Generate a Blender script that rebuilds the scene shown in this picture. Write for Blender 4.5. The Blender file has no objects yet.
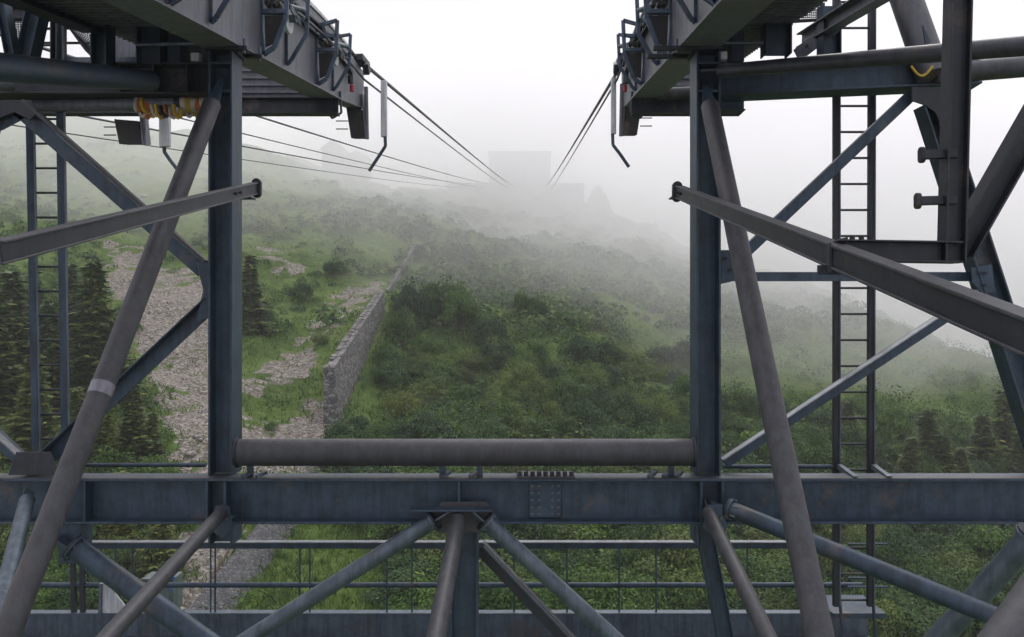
import bpy, math, random
import numpy as np
from mathutils import Vector, Matrix

random.seed(7); rng = np.random.default_rng(11)
F = 800.0; CX = 512.0; CY = 318.5
scene = bpy.context.scene
col = scene.collection

# ------------------------------------------------------------------ helpers
def P(px, py, Y):
    return Vector(((px - CX) * Y / F, Y, (CY - py) * Y / F))

def link(name, mesh, parent=None, loc=(0, 0, 0)):
    o = bpy.data.objects.new(name, mesh)
    col.objects.link(o)
    o.location = loc
    if parent is not None:
        o.parent = parent
    return o

def tag(o, label=None, cat=None, group=None, kind=None):
    if label: o['label'] = label
    if cat: o['category'] = cat
    if group: o['group'] = group
    if kind: o['kind'] = kind
    return o

def empty(name, loc, label, cat, group=None):
    o = bpy.data.objects.new(name, None)
    o.empty_display_size = 0.3
    col.objects.link(o)
    o.location = loc
    return tag(o, label, cat, group)

class MB:
    """collects shapes; build() links them as one mesh object"""
    def __init__(s): s.v = []; s.f = []
    def add(s, verts, faces):
        n = len(s.v)
        s.v += [Vector(v) for v in verts]
        s.f += [tuple(i + n for i in f) for f in faces]
        return s
    def frame(s, A, B, up=(0, 0, 1)):
        d = (Vector(B) - Vector(A)).normalized()
        up = Vector(up)
        if abs(d.dot(up)) > .98: up = Vector((0, 1, 0))
        u = d.cross(up).normalized()          # sideways
        w = u.cross(d).normalized()           # upwards
        return d, u, w
    def sect(s, A, B, pts, up=(0, 0, 1)):
        A, B = Vector(A), Vector(B)
        d, u, w = s.frame(A, B, up)
        n = len(pts)
        vs = [A + u * p[0] + w * p[1] for p in pts] + [B + u * p[0] + w * p[1] for p in pts]
        fs = [(i, (i + 1) % n, n + (i + 1) % n, n + i) for i in range(n)]
        fs += [tuple(range(n))[::-1], tuple(range(n, 2 * n))]
        return s.add(vs, fs)
    def bar(s, A, B, w, h, up=(0, 0, 1)):
        return s.sect(A, B, [(-w/2, -h/2), (w/2, -h/2), (w/2, h/2), (-w/2, h/2)], up)
    def ibeam(s, A, B, h, w, tf=.02, tw=.014, up=(0, 0, 1)):
        a, b, c = w/2, h/2, tw/2
        return s.sect(A, B, [(-a, -b), (a, -b), (a, -b+tf), (c, -b+tf), (c, b-tf), (a, b-tf), (a, b), (-a, b), (-a, b-tf), (-c, b-tf), (-c, -b+tf), (-a, -b+tf)], up)
    def angle(s, A, B, w, h, t=.012, up=(0, 0, 1), flip=1):
        pts = [(0, 0), (0, -h), (-flip*t, -h), (-flip*t, -t), (-flip*w, -t), (-flip*w, 0)]
        return s.sect(A, B, pts, up)
    def tube(s, A, B, r, n=20, r2=None):
        r2 = r if r2 is None else r2
        A, B = Vector(A), Vector(B)
        d, u, w = s.frame(A, B)
        cs = [(math.cos(2*math.pi*i/n), math.sin(2*math.pi*i/n)) for i in range(n)]
        vs = [A + (u*c + w*q)*r for c, q in cs] + [B + (u*c + w*q)*r2 for c, q in cs]
        fs = [(i, (i+1) % n, n+(i+1) % n, n+i) for i in range(n)]
        fs += [tuple(range(n))[::-1], tuple(range(n, 2*n))]
        return s.add(vs, fs)
    def path(s, pts, r, n=8):
        for a, b in zip(pts, pts[1:]): s.tube(a, b, r, n)
        return s
    def box(s, lo, hi):
        x0, y0, z0 = lo; x1, y1, z1 = hi
        v = [(x0,y0,z0),(x1,y0,z0),(x1,y1,z0),(x0,y1,z0),(x0,y0,z1),(x1,y0,z1),(x1,y1,z1),(x0,y1,z1)]
        return s.add(v, [(0,3,2,1),(4,5,6,7),(0,1,5,4),(1,2,6,5),(2,3,7,6),(3,0,4,7)])
    def plate(s, pts, off):
        """polygon pts extruded by vector off"""
        n = len(pts); off = Vector(off)
        vs = [Vector(p) for p in pts] + [Vector(p) + off for p in pts]
        fs = [tuple(range(n)), tuple(range(n, 2*n))[::-1]]
        fs += [(i, n+i, n+(i+1) % n, (i+1) % n) for i in range(n)]
        return s.add(vs, fs)
    def build(s, name, mat, parent=None, loc=(0, 0, 0), bevel=0):
        base = Vector(loc) if parent is None else Vector((0, 0, 0))
        q = parent
        while q is not None: base += Vector(q.location); q = q.parent
        me = bpy.data.meshes.new(name)
        me.from_pydata([tuple(v - base) for v in s.v], [], s.f)
        me.materials.append(mat)
        import bmesh
        bm = bmesh.new(); bm.from_mesh(me)
        bmesh.ops.recalc_face_normals(bm, faces=bm.faces)
        bm.to_mesh(me); bm.free()
        me.polygons.foreach_set('use_smooth', [True]*len(me.polygons))
        me.set_sharp_from_angle(angle=math.radians(32))
        o = link(name, me, parent, (0, 0, 0) if parent is not None else loc)
        if bevel:
            m = o.modifiers.new('bevel', 'BEVEL'); m.width = bevel; m.segments = 2; m.limit_method = 'ANGLE'; m.angle_limit = math.radians(40)
            m.harden_normals = False
        return o

def np_mesh(name, verts, quads, mats, mat_idx=None, smooth=False):
    me = bpy.data.meshes.new(name)
    nv, nq, k = len(verts), len(quads), quads.shape[1]
    me.vertices.add(nv); me.vertices.foreach_set('co', np.asarray(verts, np.float32).ravel())
    me.loops.add(nq*k); me.loops.foreach_set('vertex_index', np.asarray(quads, np.int32).ravel())
    me.polygons.add(nq)
    me.polygons.foreach_set('loop_start', np.arange(0, nq*k, k, dtype=np.int32))
    me.polygons.foreach_set('loop_total', np.full(nq, k, np.int32))
    for m in mats: me.materials.append(m)
    if mat_idx is not None: me.polygons.foreach_set('material_index', np.asarray(mat_idx, np.int32))
    if smooth: me.polygons.foreach_set('use_smooth', np.ones(nq, bool))
    me.update(calc_edges=True); me.validate()
    return me

# ------------------------------------------------------------------ materials
def new_mat(name):
    m = bpy.data.materials.new(name); m.use_nodes = True
    nt = m.node_tree
    return m, nt, nt.nodes['Principled BSDF']

def N(nt, typ, **kw):
    n = nt.nodes.new(typ)
    for k, v in kw.items(): setattr(n, k, v)
    return n

def ramp(nt, fac, stops):
    r = N(nt, 'ShaderNodeValToRGB')
    els = r.color_ramp.elements
    while len(els) < len(stops): els.new(.5)
    for e, (p, c) in zip(els, stops): e.position = p; e.color = (*c, 1)
    nt.links.new(fac, r.inputs['Fac'])
    return r.outputs['Color']

def noise(nt, scale, detail=4, rough=.55, vec=None):
    n = N(nt, 'ShaderNodeTexNoise')
    n.inputs['Scale'].default_value = scale; n.inputs['Detail'].default_value = detail; n.inputs['Roughness'].default_value = rough
    if vec is not None: nt.links.new(vec, n.inputs['Vector'])
    return n.outputs['Fac']

def mixc(nt, fac, a, b, blend='MIX'):
    m = N(nt, 'ShaderNodeMix', data_type='RGBA', blend_type=blend)
    for s, v in ((m.inputs[0], fac), (m.inputs[6], a), (m.inputs[7], b)):
        if isinstance(v, (int, float)): s.default_value = v
        elif isinstance(v, tuple): s.default_value = (*v, 1)
        else: nt.links.new(v, s)
    return m.outputs[2]

def geo_pos(nt):
    return N(nt, 'ShaderNodeNewGeometry').outputs['Position']

def steel(name, c, rough=.5, metal=.25, var=.45, scale=5., warm=(.10, .075, .06)):
    m, nt, b = new_mat(name)
    pos = geo_pos(nt)
    n1 = noise(nt, scale, 6, .65, pos)
    mp = N(nt, 'ShaderNodeMapping'); mp.inputs['Scale'].default_value = (9, 9, .8)
    nt.links.new(pos, mp.inputs['Vector'])
    n2 = noise(nt, 1.6, 3, .6, mp.outputs['Vector'])        # drip streaks
    lo = tuple(x*(1-var) for x in c); hi = tuple(min(1, x*(1+var)) for x in c)
    base = ramp(nt, n1, [(.3, lo), (.5, c), (.72, hi)])
    st = ramp(nt, n2, [(.42, (1, 1, 1)), (.62, (.55, .56, .58)), (.75, (1.12, 1.12, 1.12))])
    base = mixc(nt, .75, base, st, 'MULTIPLY')
    n3 = noise(nt, 2.3, 7, .7, pos)
    rm = ramp(nt, n3, [(.57, (0, 0, 0)), (.70, (.7, .7, .7))])
    base = mixc(nt, rm, base, warm)
    n4 = noise(nt, 70, 3, .6, pos)
    sp = ramp(nt, n4, [(.3, (.8, .8, .8)), (.7, (1.15, 1.15, 1.15))])
    base = mixc(nt, .6, base, sp, 'MULTIPLY')
    nt.links.new(base, b.inputs['Base Color'])
    rr = N(nt, 'ShaderNodeMapRange'); rr.inputs[3].default_value = rough-.12; rr.inputs[4].default_value = rough+.18
    nt.links.new(n1, rr.inputs[0]); nt.links.new(rr.outputs[0], b.inputs['Roughness'])
    b.inputs['Metallic'].default_value = metal
    bp = N(nt, 'ShaderNodeBump'); bp.inputs['Strength'].default_value = .12; bp.inputs['Distance'].default_value = .01
    nt.links.new(noise(nt, 28, 4, .6, pos), bp.inputs['Height']); nt.links.new(bp.outputs[0], b.inputs['Normal'])
    return m

M = {}
M['blue'] = steel('galvanised_blue_steel', (.028, .050, .077))
M['pale'] = steel('galvanised_pale_steel', (.085, .112, .14), .45, .35, .3)
M['brown'] = steel('weathered_brown_steel', (.040, .042, .050), .55, .12, .3, warm=(.062, .052, .048))
M['dark'] = steel('dark_painted_steel', (.016, .020, .028), .5, .2)
M['girder'] = steel('grey_girder_paint', (.112, .121, .145), .5, .1, .25)
M['bracket'] = steel('blue_bracket_paint', (.045, .072, .115), .5, .15)
M['black'] = steel('black_rubber_and_gap', (.012, .012, .014), .7, 0)
M['rope'] = steel('steel_rope', (.05, .052, .058), .45, .5, .2)
M['white'] = steel('pale_grey_plastic', (.46, .48, .50), .5, 0, .12, warm=(.3, .3, .3))
M['rail_top'] = steel('lit_rail_top', (.16, .175, .19), .4, .4, .2)
M['orange'] = steel('orange_webbing', (.36, .10, .025), .8, 0, .4)
M['yellow'] = steel('yellow_webbing', (.42, .29, .03), .8, 0, .3)
M['sling_white'] = steel('white_webbing', (.42, .37, .33), .8, 0, .25)
M['red'] = steel('red_plastic', (.35, .02, .025), .5, 0, .2)
M['blue_tag'] = steel('blue_tag', (.03, .16, .42), .5, 0, .2)
M['cabinet'] = steel('grey_green_cabinet', (.10, .13, .13), .5, .1, .2)
M['tape'] = steel('silver_tape', (.17, .17, .20), .4, .1, .15, warm=(.25, .25, .27))
M['concrete'] = steel('station_concrete', (.13, .125, .135), .8, 0, .2, .3)
M['lip'] = steel('lit_brace_lip', (.25, .27, .29), .4, .3, .2)
M['pipe'] = steel('dark_grey_pipe', (.040, .043, .054), .45, .2, .2)
M['rust'] = steel('rusty_pipe', (.10, .055, .035), .8, .1, .4)
M['stone_dark'] = steel('dark_glass', (.04, .045, .05), .2, 0, .2)

def leaf_mat(name, stops, trans=.25):
    m, nt, b = new_mat(name)
    g = N(nt, 'ShaderNodeNewGeometry')
    isl = g.outputs['Random Per Island']
    oi = N(nt, 'ShaderNodeObjectInfo')
    base = ramp(nt, isl, stops)
    tint = ramp(nt, oi.outputs['Random'], [(0, (.62, .72, .72)), (.35, (1, 1, 1)), (.7, (.8, .95, .75)), (1, (1.25, 1.2, .85))])
    base = mixc(nt, 1.0, base, tint, 'MULTIPLY')
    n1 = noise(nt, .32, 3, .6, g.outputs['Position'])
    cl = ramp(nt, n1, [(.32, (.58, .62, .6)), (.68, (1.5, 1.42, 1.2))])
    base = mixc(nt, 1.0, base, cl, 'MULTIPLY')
    nt.links.new(base, b.inputs['Base Color'])
    b.inputs['Roughness'].default_value = .65
    b.inputs['Specular IOR Level'].default_value = .25
    tr = N(nt, 'ShaderNodeBsdfTranslucent'); nt.links.new(base, tr.inputs['Color'])
    mx = N(nt, 'ShaderNodeMixShader'); mx.inputs[0].default_value = trans
    nt.links.new(b.outputs[0], mx.inputs[1]); nt.links.new(tr.outputs[0], mx.inputs[2])
    nt.links.new(mx.outputs[0], nt.nodes['Material Output'].inputs['Surface'])
    return m

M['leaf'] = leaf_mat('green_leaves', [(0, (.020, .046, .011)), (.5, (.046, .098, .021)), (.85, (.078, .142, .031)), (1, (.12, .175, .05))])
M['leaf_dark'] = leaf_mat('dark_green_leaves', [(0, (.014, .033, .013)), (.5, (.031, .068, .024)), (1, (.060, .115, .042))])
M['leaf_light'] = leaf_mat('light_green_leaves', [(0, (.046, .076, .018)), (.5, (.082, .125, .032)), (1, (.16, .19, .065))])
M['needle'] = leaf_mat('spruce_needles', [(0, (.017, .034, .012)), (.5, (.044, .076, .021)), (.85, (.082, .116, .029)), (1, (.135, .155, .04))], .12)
M['needle_light'] = leaf_mat('pale_and_lit_tip_needles', [(0, (.034, .052, .013)), (.5, (.072, .10, .024)), (1, (.14, .155, .04))], .15)
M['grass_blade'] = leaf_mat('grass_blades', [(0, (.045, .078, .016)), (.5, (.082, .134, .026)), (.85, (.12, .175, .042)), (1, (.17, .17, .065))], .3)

def bark():
    m, nt, b = new_mat('bark')
    nt.links.new(ramp(nt, noise(nt, 14, 5, .6, geo_pos(nt)), [(.3, (.03, .022, .016)), (.7, (.10, .075, .055))]), b.inputs['Base Color'])
    b.inputs['Roughness'].default_value = .9
    return m
M['bark'] = bark()

def stone(name, dark, light, sc=1.6):
    m, nt, b = new_mat(name)
    pos = geo_pos(nt)
    v = N(nt, 'ShaderNodeTexVoronoi'); v.inputs['Scale'].default_value = sc
    mp = N(nt, 'ShaderNodeMapping'); mp.inputs['Scale'].default_value = (1, 1, 1.6)
    nt.links.new(pos, mp.inputs[0]); nt.links.new(mp.outputs[0], v.inputs['Vector'])
    sep = N(nt, 'ShaderNodeSeparateColor'); nt.links.new(v.outputs['Color'], sep.inputs[0])
    base = ramp(nt, sep.outputs[0], [(0, dark), (.6, tuple((a+b_)/2 for a, b_ in zip(dark, light))), (1, light)])
    ve = N(nt, 'ShaderNodeTexVoronoi', feature='DISTANCE_TO_EDGE'); ve.inputs['Scale'].default_value = sc
    nt.links.new(mp.outputs[0], ve.inputs['Vector'])
    jm = ramp(nt, ve.outputs['Distance'], [(.0, (.22, .22, .21)), (.10, (1, 1, 1))])
    base = mixc(nt, 1.0, base, jm, 'MULTIPLY')
    n = noise(nt, 9, 6, .7, pos)
    base = mixc(nt, .7, base, ramp(nt, n, [(.3, (.6, .6, .6)), (.7, (1.3, 1.3, 1.3))]), 'MULTIPLY')
    moss = ramp(nt, noise(nt, .5, 5, .7, pos), [(.55, (0, 0, 0)), (.7, (.6, .6, .6))])
    base = mixc(nt, moss, base, (.045, .06, .03))
    nt.links.new(base, b.inputs['Base Color']); b.inputs['Roughness'].default_value = .9
    bp = N(nt, 'ShaderNodeBump'); bp.inputs['Strength'].default_value = .7; bp.inputs['Distance'].default_value = .12
    nt.links.new(ve.outputs['Distance'], bp.inputs['Height']); nt.links.new(bp.outputs[0], b.inputs['Normal'])
    return m
M['wall'] = stone('dry_stone', (.060, .060, .062), (.21, .205, .20), 2.3)
M['coping'] = stone('coping_stone', (.08, .078, .075), (.19, .183, .174), 1.6)
M['revet'] = stone('revetment_stone', (.038, .040, .043), (.105, .108, .112), 5.0)
M['rock'] = stone('scree_rock', (.145, .128, .115), (.37, .345, .32), 3.0)

def terrain_mat():
    m, nt, b = new_mat('mountain_meadow')
    pos = geo_pos(nt)
    n1 = noise(nt, .22, 6, .65, pos); n2 = noise(nt, 1.7, 5, .7, pos); n3 = noise(nt, 6, 4, .7, pos)
    g = ramp(nt, n1, [(.3, (.036, .060, .016)), (.45, (.062, .104, .024)), (.58, (.092, .138, .036)), (.72, (.095, .105, .042)), (.85, (.13, .118, .080))])
    g = mixc(nt, 1.0, g, ramp(nt, n2, [(.3, (.55, .6, .55)), (.7, (1.35, 1.3, 1.2))]), 'MULTIPLY')
    v = N(nt, 'ShaderNodeTexVoronoi'); v.inputs['Scale'].default_value = 5.5; nt.links.new(pos, v.inputs['Vector'])
    sep = N(nt, 'ShaderNodeSeparateColor'); nt.links.new(v.outputs['Color'], sep.inputs[0])
    s = ramp(nt, sep.outputs[0], [(0, (.085, .075, .06)), (.5, (.175, .157, .135)), (1, (.30, .278, .25))])
    s = mixc(nt, .8, s, ramp(nt, n3, [(.3, (.5, .5, .5)), (.7, (1.35, 1.35, 1.35))]), 'MULTIPLY')
    at = N(nt, 'ShaderNodeAttribute', attribute_name='scree')
    # ragged edge: scree weight pushed through noise
    ad = N(nt, 'ShaderNodeMath', operation='ADD'); nt.links.new(at.outputs['Fac'], ad.inputs[0])
    sc_ = N(nt, 'ShaderNodeMath', operation='MULTIPLY_ADD'); sc_.inputs[1].default_value = 1.4; sc_.inputs[2].default_value = -.70
    mixn = N(nt, 'ShaderNodeMath', operation='MULTIPLY_ADD'); nt.links.new(noise(nt, .35, 9, .8, pos), mixn.inputs[0]); mixn.inputs[1].default_value = 1; mixn.inputs[2].default_value = 0
    nt.links.new(mixn.outputs[0], sc_.inputs[0]); nt.links.new(sc_.outputs[0], ad.inputs[1])
    fac = ramp(nt, ad.outputs[0], [(.42, (0, 0, 0)), (.58, (1, 1, 1))])
    c = mixc(nt, fac, g, s)
    nt.links.new(c, b.inputs['Base Color']); b.inputs['Roughness'].default_value = .95
    b.inputs['Specular IOR Level'].default_value = .1
    bp = N(nt, 'ShaderNodeBump'); bp.inputs['Strength'].default_value = .8; bp.inputs['Distance'].default_value = .3
    nt.links.new(n2, bp.inputs['Height']); nt.links.new(bp.outputs[0], b.inputs['Normal'])
    return m
M['terrain'] = terrain_mat()

# ------------------------------------------------------------------ terrain
H0 = 22.0
KA = np.array([-1.6, -1.0, -.64, -.4, -.2, -.1, 0, .11, .22, .4, .53, .64, 1.0, 1.6])
KC = np.array([.31, .30, .268, .240, .195, .165, .152, .146, .10, .043, -.016, -.066, -.20, -.3])
KD = np.array([190, 190, 195, 200, 205, 205, 212, 212, 205, 200, 180, 140, 100, 90.])
_a = np.linspace(-1.6, 1.6, 641)
def _sm(k):
    y = np.interp(_a, KA, k); w = np.exp(-np.linspace(-2, 2, 41)**2); w /= w.sum()
    return np.convolve(np.pad(y, 20, mode='edge'), w, 'valid')
_C, _D = _sm(KC), _sm(KD)
_ph = rng.uniform(0, 6.28, (24,)); _dir = rng.uniform(0, 6.28, (24,)); _fr = np.geomspace(.05, 1.1, 24)
def fbm(x, y):
    z = np.zeros_like(x)
    for p, d, f in zip(_ph, _dir, _fr):
        z += np.sin((x*np.cos(d) + y*np.sin(d))*f + p + 1.7*np.sin(f*.37*(x*np.sin(d) - y*np.cos(d)) + 2*p)) / (f**.5) * .085
    return z
def inpoly(px, py, poly):
    ins = np.zeros(px.shape, bool)
    n = len(poly)
    for i in range(n):
        x0, y0 = poly[i]; x1, y1 = poly[(i+1) % n]
        if y0 == y1: continue
        c = ((y0 > py) != (y1 > py)) & (px < (x1-x0)*(py-y0)/(y1-y0) + x0)
        ins ^= c
    return ins
def terr0(x, y):
    x = np.asarray(x, float); y = np.asarray(y, float)
    ye = np.maximum(y, 24.); a = np.clip(x/ye, -1.6, 1.6)
    c = np.interp(a, _a, _C); D = np.interp(a, _a, _D)
    up = -H0 + (c*D + H0)*np.maximum(y/D, .02)**1.3 + np.minimum(y, 0)*.1
    dn = c*D - .35*(y - D)
    k = 3.0
    z = -k*np.logaddexp(-up/k, -dn/k)          # smooth minimum: the crest is rounded
    z = np.maximum(z, -120 - 0*z)
    return z
WALLX = None
def terr(x, y):
    x = np.asarray(x, float); y = np.asarray(y, float)
    z = terr0(x, y) + fbm(x, y)*np.clip(.35 + y/110., .2, 1.6)
    if WALLX is not None:
        (xa, ya), (xb, yb) = WALLX
        t = (y - ya)/(yb - ya)
        wx = xa + (xb - xa)*t
        win = np.clip((t + .12)/.12, 0, 1)*np.clip((1.15 - t)/.15, 0, 1)
        dl = x - wx; tc_ = np.clip(t, -.1, 1.1)
        zr = WZ[0] + (WZ[1]-WZ[0])*tc_
        bank = (WH[0] + (WH[1]-WH[0])*tc_)*.88*np.clip((t-.08)/.45, 0, 1)
        bank = bank*np.clip((-dl - .35)/.5, 0, 1)
        wt = win*np.where(dl > 0, np.exp(-(np.maximum(dl-1.5, 0)/2.5)**2), np.exp(-(np.maximum(-dl-2.5, 0)/3.)**2))
        z = z*(1-wt) + (zr + bank)*wt
    return z
def hit(px, py):
    """where the view of that spot meets the ground"""
    px = np.atleast_1d(np.asarray(px, float)); py = np.atleast_1d(np.asarray(py, float))
    ys = np.geomspace(20, 232, 90)
    kx = (px-CX)/F; kz = (CY-py)/F
    lo = np.full(len(px), 20.); hi = np.full(len(px), np.nan)
    for y in ys:
        todo = np.isnan(hi)
        if not todo.any(): break
        i = np.where(todo)[0]
        below = terr(kx[i]*y, np.full(len(i), y)) >= kz[i]*y
        hi[i[below]] = y; lo[i[~below]] = y
    ok = ~np.isnan(hi); out = np.full((len(px), 3), np.nan)
    l, h, ax, az = lo[ok], hi[ok], kx[ok], kz[ok]
    for _ in range(9):
        m = (l+h)/2; bl = terr(ax*m, m) >= az*m
        h = np.where(bl, m, h); l = np.where(bl, l, m)
    out[ok] = np.stack([ax*h, h, terr(ax*h, h)], 1)
    return out

_w = hit([334, 384], [424, 312])
WZ = (_w[0, 2], _w[1, 2]); WH = ((CY-369)/F*_w[0, 1]-WZ[0], (CY-293)/F*_w[1, 1]-WZ[1])
WALLX = ((_w[0, 0]-.2, _w[0, 1]), (_w[1, 0]-.2, _w[1, 1]))

SCREE = [
    [(105, 255), (150, 262), (205, 285), (232, 300), (232, 350), (240, 480), (215, 520), (160, 505), (165, 440), (150, 375), (135, 330), (110, 300)],
    [(85, 235), (130, 240), (200, 268), (225, 285), (205, 295), (150, 275), (100, 258)],
    [(236, 415), (290, 425), (320, 395), (334, 420), (340, 436), (330, 470), (270, 480), (236, 470)],
    [(285, 350), (330, 305), (352, 285), (385, 280), (372, 296), (335, 325), (305, 375), (255, 400), (240, 392)],
    [(200, 525), (245, 525), (225, 570), (180, 640), (120, 640), (150, 560)],
    [(372, 525), (398, 528), (402, 560), (432, 600), (440, 640), (410, 640), (396, 590), (376, 555)],
    [(245, 240), (262, 243), (300, 262), (330, 258), (300, 275), (262, 285), (250, 270)],
    [(655, 375), (662, 378), (690, 405), (690, 412), (668, 392)],
    [(20, 170), (60, 178), (75, 195), (50, 192), (30, 185)],
]
def scree_w(x, y, z):
    ys = np.maximum(y, 5)
    px = CX + F*x/ys; py = CY - F*z/ys
    wts = [.88, .48, .92, .80, .9, .75, .40, .8, .4]
    w = np.zeros(x.shape)
    for dx, dy in ((0, 0), (7, 0), (-7, 0), (0, 6), (0, -6), (12, 4), (-12, -4)):
        m = np.zeros(x.shape)
        for p, k_ in zip(SCREE, wts): m = np.maximum(m, inpoly(px+dx, py+dy, p)*k_)
        w += m/7
    pn = np.zeros(x.shape)
    for f_, p_, d_ in ((.35, 1, .3), (.8, 2, 1.4), (1.7, 3, 2.3), (3.1, 4, .9)):
        u_ = x*np.cos(d_)+y*np.sin(d_); v_ = y*np.cos(d_)-x*np.sin(d_)
        pn += np.sin(u_*f_+p_+1.5*np.sin(v_*f_*.6))*np.sin(v_*f_*.9+2*p_+1.3*np.sin(u_*f_*.7))*.45
    e_ = np.clip(w*1.12 + pn*.75*np.minimum(w*3, 1) - .05, 0, 1)
    e_[y < 25] = 0
    return e_

# rows get sparser with distance; fans outwards
ys = np.concatenate([np.linspace(-60, 22, 24)[:-1], np.geomspace(22, 320, 330), np.geomspace(330, 1500, 24)])
ss = np.linspace(-1.35, 1.35, 420)
YY, SS = np.meshgrid(ys, ss, indexing='ij')
XX = SS*(np.maximum(YY, 0)+26 + 0*YY)
ZZ = terr(XX, YY)
nr, nc = YY.shape
idx = np.arange(nr*nc).reshape(nr, nc)
quads = np.stack([idx[:-1, :-1], idx[:-1, 1:], idx[1:, 1:], idx[1:, :-1]], -1).reshape(-1, 4)
me = np_mesh('ground', np.stack([XX, YY, ZZ], -1).reshape(-1, 3), quads, [M['terrain']], smooth=True)
at = me.attributes.new('scree', 'FLOAT', 'POINT')
at.data.foreach_set('value', scree_w(XX.ravel(), YY.ravel(), ZZ.ravel()).astype(np.float32))
ground = link('ground', me)
tag(ground, 'green mountain slope with scree rising to the cloud', kind='structure')

# ------------------------------------------------------------------ foliage meshes
def leaf_quads(c, n, size, rs, droop=0.):
    """one small folded-free quad per centre c with approx normal n"""
    k = len(c)
    n = n + rs.normal(0, .4, (k, 3)); n /= np.linalg.norm(n, axis=1, keepdims=True) + 1e-9
    r = rs.normal(0, 1, (k, 3)); u = np.cross(n, r); u /= np.linalg.norm(u, axis=1, keepdims=True) + 1e-9
    v = np.cross(n, u)
    s = (size*rs.uniform(.55, 1.3, (k, 1)))
    q = np.stack([c - u*s*.5, c + v*s*.32, c + u*s*.5, c - v*s*.32], 1)
    return q.reshape(-1, 3)

def quad_idx(n):
    return np.arange(n*4).reshape(n, 4)

def shrub_mesh(name, seed, leafmat, clumps=20, per=75, size=.078):
    rs = np.random.default_rng(seed)
    cs = []
    for i in range(clumps):
        th = rs.uniform(0, 6.28); r = math.sqrt(rs.uniform(0, 1))*.85
        h = (1 - .65*r*r)*rs.uniform(.45, 1.05)
        cs.append((r*math.cos(th), r*math.sin(th), h*.95, rs.uniform(.2, .42)))
    C_, N_ = [], []
    for x, y, z, r in cs:
        d = rs.normal(0, 1, (per, 3)); d /= np.linalg.norm(d, axis=1, keepdims=True)
        d[:, 2] = np.where(d[:, 2] < -.4, -d[:, 2], d[:, 2])
        rr = r*rs.uniform(.55, 1.1, (per, 1))
        C_.append(np.array([x, y, z]) + d*rr*np.array([1, 1, .8])); N_.append(d + np.array([0, 0, .4]))
    # loose upright shoots give an uneven outline
    k = 240
    th = rs.uniform(0, 6.28, k); r = rs.uniform(0, .9, k)
    C_.append(np.stack([r*np.cos(th), r*np.sin(th), (1-.5*r*r)*rs.uniform(.9, 1.3, k)], 1)); N_.append(rs.normal(0, 1, (k, 3)))
    c = np.concatenate(C_); n = np.concatenate(N_)
    c[:, 2] = np.maximum(c[:, 2], .03)
    v = leaf_quads(c, n, size, rs)
    q = quad_idx(len(c)); mi = np.zeros(len(q), int)
    # stems
    sv, sq = [], []
    for x, y, z, r in cs[:9]:
        b0 = np.array([x*.15, y*.15, -.15]); t0 = np.array([x*.9, y*.9, z])
        for j in range(3):
            a0 = j*2.1; w = .018
            o0 = np.array([math.cos(a0), math.sin(a0), 0])*w; o1 = np.array([math.cos(a0+2.1), math.sin(a0+2.1), 0])*w
            i0 = len(v) + len(sv); sv += [b0+o0, b0+o1, t0+o1*.4, t0+o0*.4]; sq.append([i0, i0+1, i0+2, i0+3])
    v = np.concatenate([v, np.array(sv)]); q = np.concatenate([q, np.array(sq)]); mi = np.concatenate([mi, np.ones(len(sq), int)])
    return np_mesh(name, v, q, [leafmat, M['bark']], mi)

def conifer_meshes(seed, mat, slim=.26, sparse=1.0):
    """unit-height spruce: crown mesh of drooping needle sprays and a tapered trunk"""
    rs = np.random.default_rng(seed)
    C_, U_, V_, I_ = [], [], [], []
    z = .06
    lev = 0
    while z < .985:
        rad = slim*(1-z)**.95*rs.uniform(.66, 1.18) + .006
        nb = max(4, int((5 + 9*(1-z))*sparse))
        off = rs.uniform(0, 6.28)
        for b in range(nb):
            if rs.uniform() < .07: continue
            th = off + b*6.283/nb + rs.normal(0, .16)
            L = rad*rs.uniform(.72, 1.15)
            ns = max(3, int(L/.020))
            for s in range(ns):
                t = (s+.6)/ns
                rr = L*t
                zz = z - .55*L*t + .24*L*t*t*2 + rs.normal(0, .004)
                w = (.042*(1-.6*t) + .010)*rs.uniform(.7, 1.3)
                dirv = np.array([math.cos(th), math.sin(th), -.28])
                side = np.array([-math.sin(th), math.cos(th), rs.normal(0, .25)])
                for sg in (-1, 1):
                    c = np.array([rr*math.cos(th), rr*math.sin(th), zz])
                    u = (side*sg + dirv*.7); u /= np.linalg.norm(u)
                    v = np.cross(u, [0, 0, 1.]) + np.array([0, 0, rs.normal(0, .5)]); v /= np.linalg.norm(v)+1e-9
                    C_.append(c + u*w*.8); U_.append(u*w*1.0); V_.append(v*w*.38); I_.append(1 if t > .72 and rs.uniform() < .6 else 0)  # outer sprays lighter: lit branch tips put into the colour
        z += .030 + .018*(1-z); lev += 1
    c, u, v = np.array(C_), np.array(U_), np.array(V_)
    vs = np.stack([c-u, c+v, c+u*1.1, c-v], 1).reshape(-1, 3)
    crown = np_mesh('crown', vs, quad_idx(len(c)), [mat, M['needle_light']], np.array(I_))
    t = MB(); t.tube((0, 0, -.06), (0, 0, .45), .014, 8, .009); t.tube((0, 0, .45), (0, 0, .99), .009, 8, .0015)
    tm = bpy.data.meshes.new('trunk'); tm.from_pydata([tuple(q) for q in t.v], [], t.f); tm.materials.append(M['bark'])
    return crown, tm

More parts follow.
